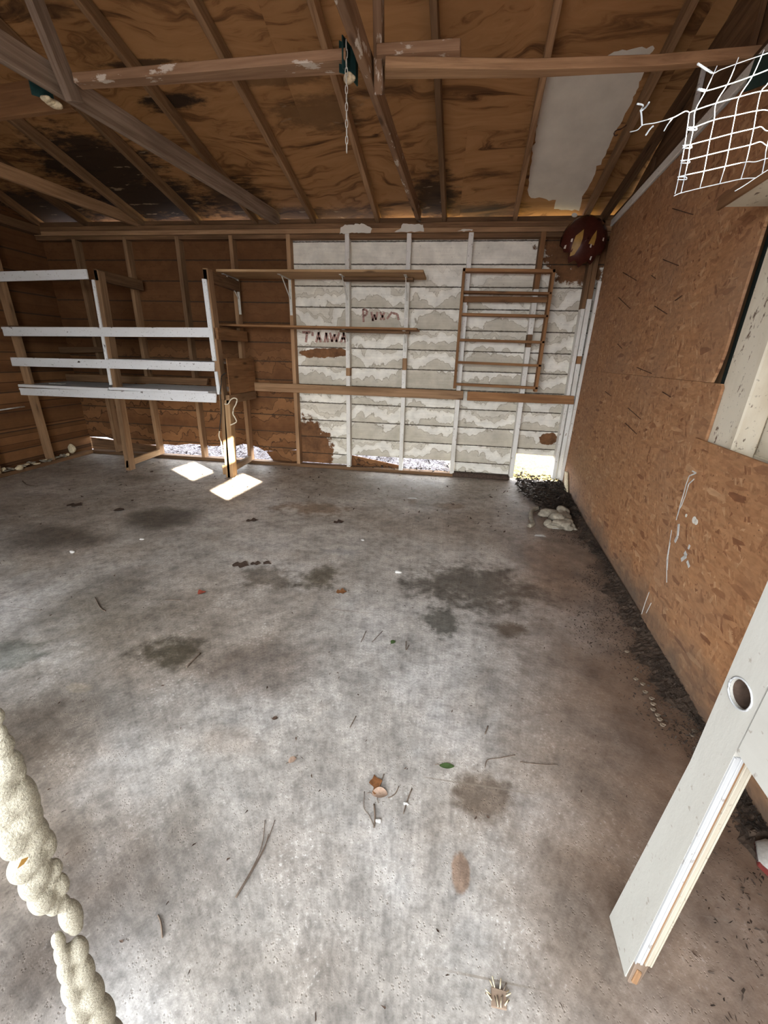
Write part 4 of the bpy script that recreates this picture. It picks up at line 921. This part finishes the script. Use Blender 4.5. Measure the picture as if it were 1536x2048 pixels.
# ------------------------------------------------------------------ foam and crumbs on the left
b_ = lump('foam_blob', bw(65, 893, 4.30), A(.035, .03, .05), FOAM_O, None, .35, 3, 5); b_.location[0] = XL - .02; tag(b_, 'cream foam lump stuck on the left wall stud', 'foam')
cr = thing('foam_crumbs', A(XL, 3.7, .04), 'broken pale foam crumbs along the left wall sill', 'foam', kind='stuff')
for i in range(26):
    f = i / 26; lump('crumb', A(XL + rng.uniform(-.06, .02), 3.25 + 1.0 * f + rng.uniform(-.03, .03), .05 + rng.uniform(0, .02)), A(*rng.uniform(.012, .04, 3)) * A(1, 1.3, .6), PLASTER if i % 3 else FOAM_O, cr, .35, 2, 100 + i)

# ------------------------------------------------------------------ debris by the right corner
def leaves(name, n, sampler, size, mat, label, cat, parent=None):
    vs = []; fs = []
    for i in range(n):
        c = sampler(); a = rng.uniform(0, 6.28); l = size * rng.uniform(.5, 1.5); w = l * rng.uniform(.2, .6)
        u = A(math.cos(a), math.sin(a), rng.normal(0, .35)); v = A(-math.sin(a), math.cos(a), rng.normal(0, .45)); k = len(vs)
        f1, f2 = rng.uniform(-.6, .6, 2); vs += [c - u * l, c + v * w + u * l * f1 + A(0, 0, w * .3), c + u * l, c - v * w * rng.uniform(.2, 1) + u * l * f2 + A(0, 0, w * .3)]; fs += [[k, k + 1, k + 2], [k, k + 2, k + 3]]
    o = mk(name, vs, fs, mat, parent)
    return tag(o, label if parent is None else None, cat if parent is None else None, kind='stuff')
wc = [fl(a, b) for a, b in ((1030, 975), (1120, 975), (1150, 1040), (1170, 1080), (1060, 1040), (1040, 1010))]
def pile_sampler():
    f = rng.random() ** .8; y = YB + .12 - f * 1.2
    xw = P0[0] + DV[0] / DV[1] * (y - P0[1]); w = .50 if f < .5 else .50 - .45 * (f - .5)
    x = xw - .01 - rng.random() ** 1.2 * w
    return A(x, y, .012 + .05 * rng.random() * (1 - f) + .02 * rng.random())
leaves('leaf_litter_pile', 2600, pile_sampler, .022, LITD, 'dark rotting leaf litter heaped in the right back corner', 'leaf litter')
def strip_sampler():
    y = rng.uniform(-.1, 3.6); y = y if y > .9 or rng.random() < .35 else rng.uniform(.9, 3.6); xw = P0[0] + DV[0] / DV[1] * (y - P0[1]); wv = .115 + .06 * math.sin(y * 4.1) + .03 * math.sin(y * 11)
    q_ = abs(rng.normal(0, wv)); return A(xw - q_ - .015, y, .003 + max(0, .022 - .22 * q_) + .006 * rng.random())
SOIL = thing('soil_strip', rws(2, 0, -.05), 'dark soil and crumbs banked along the foot of the right wall', 'soil', kind='stuff')
leaves('crumbs', 9000, strip_sampler, .0052, LITD, None, None, SOIL)
# a soil bank under it
def bank():
    n, m = 420, 7; vs = []; fs = []
    for i in range(n + 1):
        y = 4.6 - i / n * 5.0; xw = P0[0] + DV[0] / DV[1] * (y - P0[1]); w = .075 + .03 * math.sin(y * 3.7 + 1) + .025 * math.sin(y * 9.0) + .02 * math.sin(y * 23) + (.26 * min(1, (y - 3.5) / .4) if y > 3.5 else 0)
        for j in range(m):
            f = j / (m - 1); e = rng.normal(0, .0035) if 0 < j < m - 1 else 0
            vs.append(A(xw - .006 - w * f * (1 + (rng.normal(0, .10) if j == m - 1 else 0)), y, max(.0004, .022 * (1 - f) ** 1.3 + e + (.003 if j < m - 1 else -.003))))
    for i in range(n):
        for j in range(m - 1): fs.append([i * m + j, i * m + j + 1, i * m + m + j + 1, i * m + m + j])
    return tag(mk('bank', vs, fs, DIRT, SOIL, smooth=False), kind='stuff')
bank()
# crumpled insulation / plaster lump
pc = thing('plaster_lump', fl(1125, 1045), 'crumpled grey insulation lump by the right wall', 'debris')
for i, (a, b, z, r) in enumerate([(1102, 1030, .03, (.07, .055, .035)), (1118, 1036, .05, (.07, .06, .045)), (1098, 1045, .03, (.05, .045, .03)), (1132, 1050, .035, (.085, .05, .04)), (1128, 1024, .06, (.05, .04, .05)), (1112, 1050, .03, (.06, .04, .03)), (1145, 1055, .02, (.04, .03, .02))]):
    lump('lobe', fl(a, b, z), A(*r), PLASTER, pc, .4, 3, 200 + i)
pr = thing('plaster_strip', fl(1067, 1035), 'curved pale strip of insulation left of the crumpled lump', 'debris')
tube('strip', smooth_path([fl(a, b, .012) for a, b in ((1076, 1016), (1064, 1022), (1062, 1035), (1066, 1047), (1058, 1052))], 5), .02, PLASTER, pr, 7)
for i, (a, b, lab) in enumerate(((1080, 1072, 'white torn paper scrap on floor beside the soil'), (825, 997, 'thin bright foil scrap on floor near the back wall'), (1112, 1057, 'small white chip below the insulation lump'))):
    c = fl(a, b, .004); s_ = (.045, .05, .03)[i]
    o = slab('paper_scrap', [c + A(-s_, -.01, 0), c + A(0, -.025, .01), c + A(s_, -.012, 0), c + A(s_ * .6, .02, .004), c + A(-s_ * .7, .018, 0)], (0, 0, .002), PAPER, None, 0); tag(o, lab, 'scrap')
mb = slab('mossy_stake', [rw(1128, 985, -.02), rw(1134, 985, -.02), rw(1134, 945, -.02), rw(1129, 942, -.02)], NV3 * .012, FOAM_O, None, .002); tag(mb, 'small mossy wood stake at the right back corner', 'stake')
# snail shells along the strip
shells = [(1286, 1368), (1291, 1384), (1304, 1397), (1307, 1408), (1307, 1419), (1316, 1430), (1320, 1439), (1326, 1450), (1272, 1358), (1254, 1303), (1347, 1376), (1385, 1470), (1390, 1462), (1269, 1256), (1279, 1256), (1302, 1272)]
for i, (a, b) in enumerate(shells):
    c = fl(a, b, .008); sh = thing('snail_shell', c - A(0, 0, .008), 'small pale snail shell in the dirt along the right wall', 'shell', 'snail shells along the right wall')
    pts = [c + A(.009 * (1 - t / 11) * math.cos(t), .009 * (1 - t / 11) * math.sin(t), .003 * t / 9 - .002) for t in np.linspace(0, 9.5, 22)]
    tube('coil', pts, .003, SHELL, sh, 6, radii=[.0045 * (1 - .07 * k / 2) for k in range(22)])

# ------------------------------------------------------------------ shoe behind the door
def shoe():
    c = fl(1566, 1738); t = thing('shoe', c, 'white canvas shoe toe with red stripe behind the door at right edge', 'shoe')
    dirv = unit(A(-.75, .35, 0)); sd_ = A(-dirv[1], dirv[0], 0)
    vs = []; fs = []; prof = [(-.0, .030, .030), (.02, .046, .045), (.05, .050, .052), (.09, .050, .065), (.14, .046, .085), (.20, .042, .10), (.25, .036, .10)]
    n = 12; tip = c + dirv * .06
    for (d, w, h_) in prof:
        for j in range(n):
            a = math.pi * 2 * j / n; vs.append(tip - dirv * d + sd_ * math.cos(a) * w + A(0, 0, max(.002, h_ * .5 + math.sin(a) * h_ * .5)))
    for i in range(len(prof) - 1):
        for j in range(n): fs.append([i * n + j, i * n + (j + 1) % n, (i + 1) * n + (j + 1) % n, (i + 1) * n + j])
    fs.append(list(range(n))); fs.append([(len(prof) - 1) * n + j for j in range(n)])
    mk('upper', vs, fs, CANVAS, t, smooth=True)
    sole = [tip - dirv * d + sd_ * w * 1.06 * k + A(0, 0, .0) for k in (1,) for (d, w, h_) in prof] + [tip - dirv * d - sd_ * w * 1.06 for (d, w, h_) in reversed(prof)]
    slab('sole', sole, (0, 0, .018), REDCAN, t, .002)
    for d in (.055, .07, .085): tube('lace', [tip - dirv * d + sd_ * .045 + A(0, 0, .045), tip - dirv * d + A(0, 0, .066 + d * .1), tip - dirv * d - sd_ * .045 + A(0, 0, .045)], .003, PAPER, t, 5)
shoe()

# ------------------------------------------------------------------ bits on the floor
def leaf(px, py, l, w, rot, mat, label, lobes=0, curl=.3, cat='leaf'):
    c = fl(px, py, .004); u = A(math.cos(rot), math.sin(rot), 0); v = A(-u[1], u[0], 0); n = 11
    t = thing('leaf', c - A(0, 0, .004), label, cat)
    vs = []; fs = []
    for i in range(n):
        f = i / (n - 1); ww = w * math.sin(math.pi * min(1, f * .96 + .04)) ** .7 * (1 + (.45 * math.sin(f * lobes * 6.28) if lobes else 0))
        b = c + u * (f - .5) * l
        vs += [b + v * ww + A(0, 0, curl * ww), b + A(0, 0, .001 + .1 * curl * w), b - v * ww + A(0, 0, curl * ww * .7)]
    for i in range(n - 1):
        for j in range(2): fs.append([i * 3 + j, i * 3 + j + 1, i * 3 + j + 4, i * 3 + j + 3])
    mk('blade', vs, fs, mat, t, smooth=True)
    tube('stem', [c - u * l * .5 + A(0, 0, .001), c - u * l * .62 + v * .004 + A(0, 0, .001), c - u * l * .8 + v * .002], .0012, TWIG, t, 5)
leaf(752, 1570, .070, .016, 1.9, LEAF, 'brown curled oak leaf in the cluster at floor centre front', 2)
leaf(760, 1588, .050, .016, .15, LEAF2, 'pale half folded leaf over the brown oak leaf, front floor', 0, .6)
leaf(683, 1184, .06, .022, .3, LEAF, 'single brown leaf on mid floor right of the dark stain', 2)
leaf(404, 1186, .045, .018, .8, LEAFR, 'small reddish leaf on the left middle floor', 1, .6)
leaf(894, 1532, .05, .010, .1, LEAFG, 'slim green leaf on the floor right of centre', 0, .2)
leaf(786, 1284, .03, .012, 1.2, LEAFG, 'tiny green leaf on the floor near dark oil spots', 0, .3)
leaf(585, 1520, .03, .010, .9, LEAF2, 'small olive scrap of leaf left of the leaf cluster', 0, .5)
leaf(482, 1130, .11, .035, .1, LEAFD, 'flattened dark leaf on the floor, largest of the row of dark leaves', 2, .15)
leaf(512, 1127, .07, .022, .3, LEAFD, 'dark flattened leaf in the middle of the row of dark leaves', 2, .15)
leaf(535, 1126, .06, .02, -.2, LEAFD, 'small dark leaf at the right end of the row of dark leaves', 1, .15)
leaf(505, 1041, .10, .03, .5, LEAFD, 'dark leaf on the floor in front of the sun patch', 2, .2)
leaf(238, 1020, .08, .035, .4, LEAFD, 'dark square leaf on the far left floor', 0, .2)
leaf(150, 1010, .13, .04, .1, LEAFD, 'dark leaf with twig on the floor at far left', 2, .1)
leaf(678, 1044, .09, .03, .6, LEAFD, 'dark leaf on the floor left of the bright foil scrap', 2, .2)
leaf(1080, 1000, .08, .02, .4, LEAFD, 'dark leaf at the edge of the litter heap', 1, .2)
leaf(550, 1437, .02, .008, .3, LEAFD, 'tiny dark leaf fragment on the floor near a white scrape', 0, .4)
def needle(name, pts, r, mat, label, cat):
    P = smooth_path([fl(a, b, .004) for a, b in pts], 4); o = tube(name, P, r, mat, None, 5); tag(o, label, cat); return o
pn = thing('pine_needles', fl(470, 1795), 'bundle of three long brown pine needles on the front floor', 'pine needle')
for pts in ([(530, 1640), (524, 1690), (505, 1735), (470, 1795)], [(550, 1640), (537, 1675), (515, 1720), (471, 1794)], [(537, 1668), (527, 1700), (500, 1750), (472, 1796)]):
    tube('needle', smooth_path([fl(a, b, .003) for a, b in pts], 4), .0011, TWIG, pn, 5)
tw = [([(748, 1608), (750, 1635), (748, 1655)], .0026, 'thick twig below the brown leaf cluster'), ([(824, 1577), (815, 1600), (807, 1627)], .002, 'straight twig right of the leaf cluster'),
      ([(729, 1583), (728, 1615), (738, 1630), (747, 1650)], .0011, 'thin curved twig left of the leaf cluster'), ([(768, 1548), (764, 1560), (760, 1574)], .0018, 'short twig above the leaf cluster'), ([(798, 1572), (790, 1588), (776, 1596)], .0015, 'bent twig touching the pale leaf'),
      ([(400, 1306), (388, 1318), (373, 1334)], .004, 'brown twig beside the round stain on left floor'), ([(970, 1535), (975, 1520), (1000, 1516), (1030, 1510)], .0016, 'long thin bent twig on the right front floor'), ([(1040, 1524), (1080, 1529), (1115, 1530)], .0016, 'straight thin twig on the right front floor'),
      ([(316, 1830), (322, 1845), (325, 1875)], .0022, 'dark curled twig on the left front floor'), ([(360, 1200), (330, 1200)], .002, 'thin dark twig on the left mid floor'), ([(970, 1468), (976, 1452)], .0025, 'short dark twig right of centre floor'), ([(700, 1455), (712, 1432)], .0018, 'short thin twig on the centre floor'),
      ([(732, 1262), (722, 1284)], .0016, 'left of two short slanted twigs on mid floor'), ([(765, 1262), (744, 1284)], .0016, 'right of two short slanted twigs on mid floor'), ([(812, 1282), (812, 1300), (818, 1290)], .002, 'tiny forked twig near the oil spot'), ([(190, 1195), (200, 1215), (210, 1222)], .003, 'forked dark twig on the far left floor'), ([(45, 962), (55, 970), (75, 972)], .005, 'curved dark twig on far left floor by the wall')]
for pts, r, lab in tw: needle('twig', pts, r, TWIG, lab, 'twig')
# shredded scrap on the front floor
sc2 = thing('shredded_scrap', fl(996, 1998), 'small frayed tan scrap at the bottom front of the floor', 'scrap')
cc = fl(996, 1999, .006)
slab('core', [cc + A(-.016, -.014, 0), cc + A(.016, -.014, 0), cc + A(.018, .012, .004), cc + A(-.014, .014, .004)], (0, 0, .006), WOOD_G, sc2, .001)
for i in range(16):
    a = rng.uniform(0, 6.28); p = cc + A(math.cos(a) * .016, math.sin(a) * .014, .008); tube('fibre', [p, p + A(math.cos(a) * .012, abs(math.sin(a)) * .016, rng.uniform(-.004, .012))], .0014, FOAM_O if i % 3 else TWIG, sc2, 4)
for (a, b, s_, lab) in ((757, 1642, .010, 'white chip below the leaf cluster'), (145, 1104, .022, 'cream chip on the left far floor'), (725, 1080, .016, 'small white chip on the far floor'), (812, 1607, .007, 'tiny tan chip right of the leaf cluster'), (796, 1144, .02, 'pale flake on the mid floor'), (283, 1078, .02, 'pale curled flake on the left far floor')):
    o = lump('chip', fl(a, b, .004), A(s_, s_ * .6, s_ * .35), PAPER, None, .3, 2, int(a)); tag(o, lab, 'chip')
def speck_sampler():
    x = rng.uniform(-3.8, 1.0); y = rng.uniform(.3, 4.4); return A(x, y, .0025)
CR = thing('floor_crumbs', (-1, 2, 0), 'scattered dark crumbs and leaf bits over the floor', 'debris', kind='stuff')
leaves('fine_crumbs', 900, speck_sampler, .0055, LEAFD, None, None, CR)
def back_sampler():
    return A(rng.uniform(-3.5, .8), rng.uniform(3.0, 4.5), .003)
leaves('leaf_bits', 260, back_sampler, .014, LEAFD, None, None, CR)

# ------------------------------------------------------------------ leaf litter outside, seen through the gaps
def out_sampler():
    return A(rng.uniform(-4.6, 1.2), 4.75 + rng.random() ** 1.5 * 2.8, -.12 + rng.random() * .04)
leaves('leaf_litter', 7000, out_sampler, .030, LITTER, 'pale leaf litter on the ground outside the back wall', 'leaf litter')
def sill_sampler():
    x = rng.uniform(X1, X4 + .1); return A(x, YB + rng.uniform(-.02, .14), .04 + rng.random() * .02)
leaves('sill_litter', 160, sill_sampler, .022, LITD, 'dead leaves caught on the sill under the white wall', 'leaf litter')
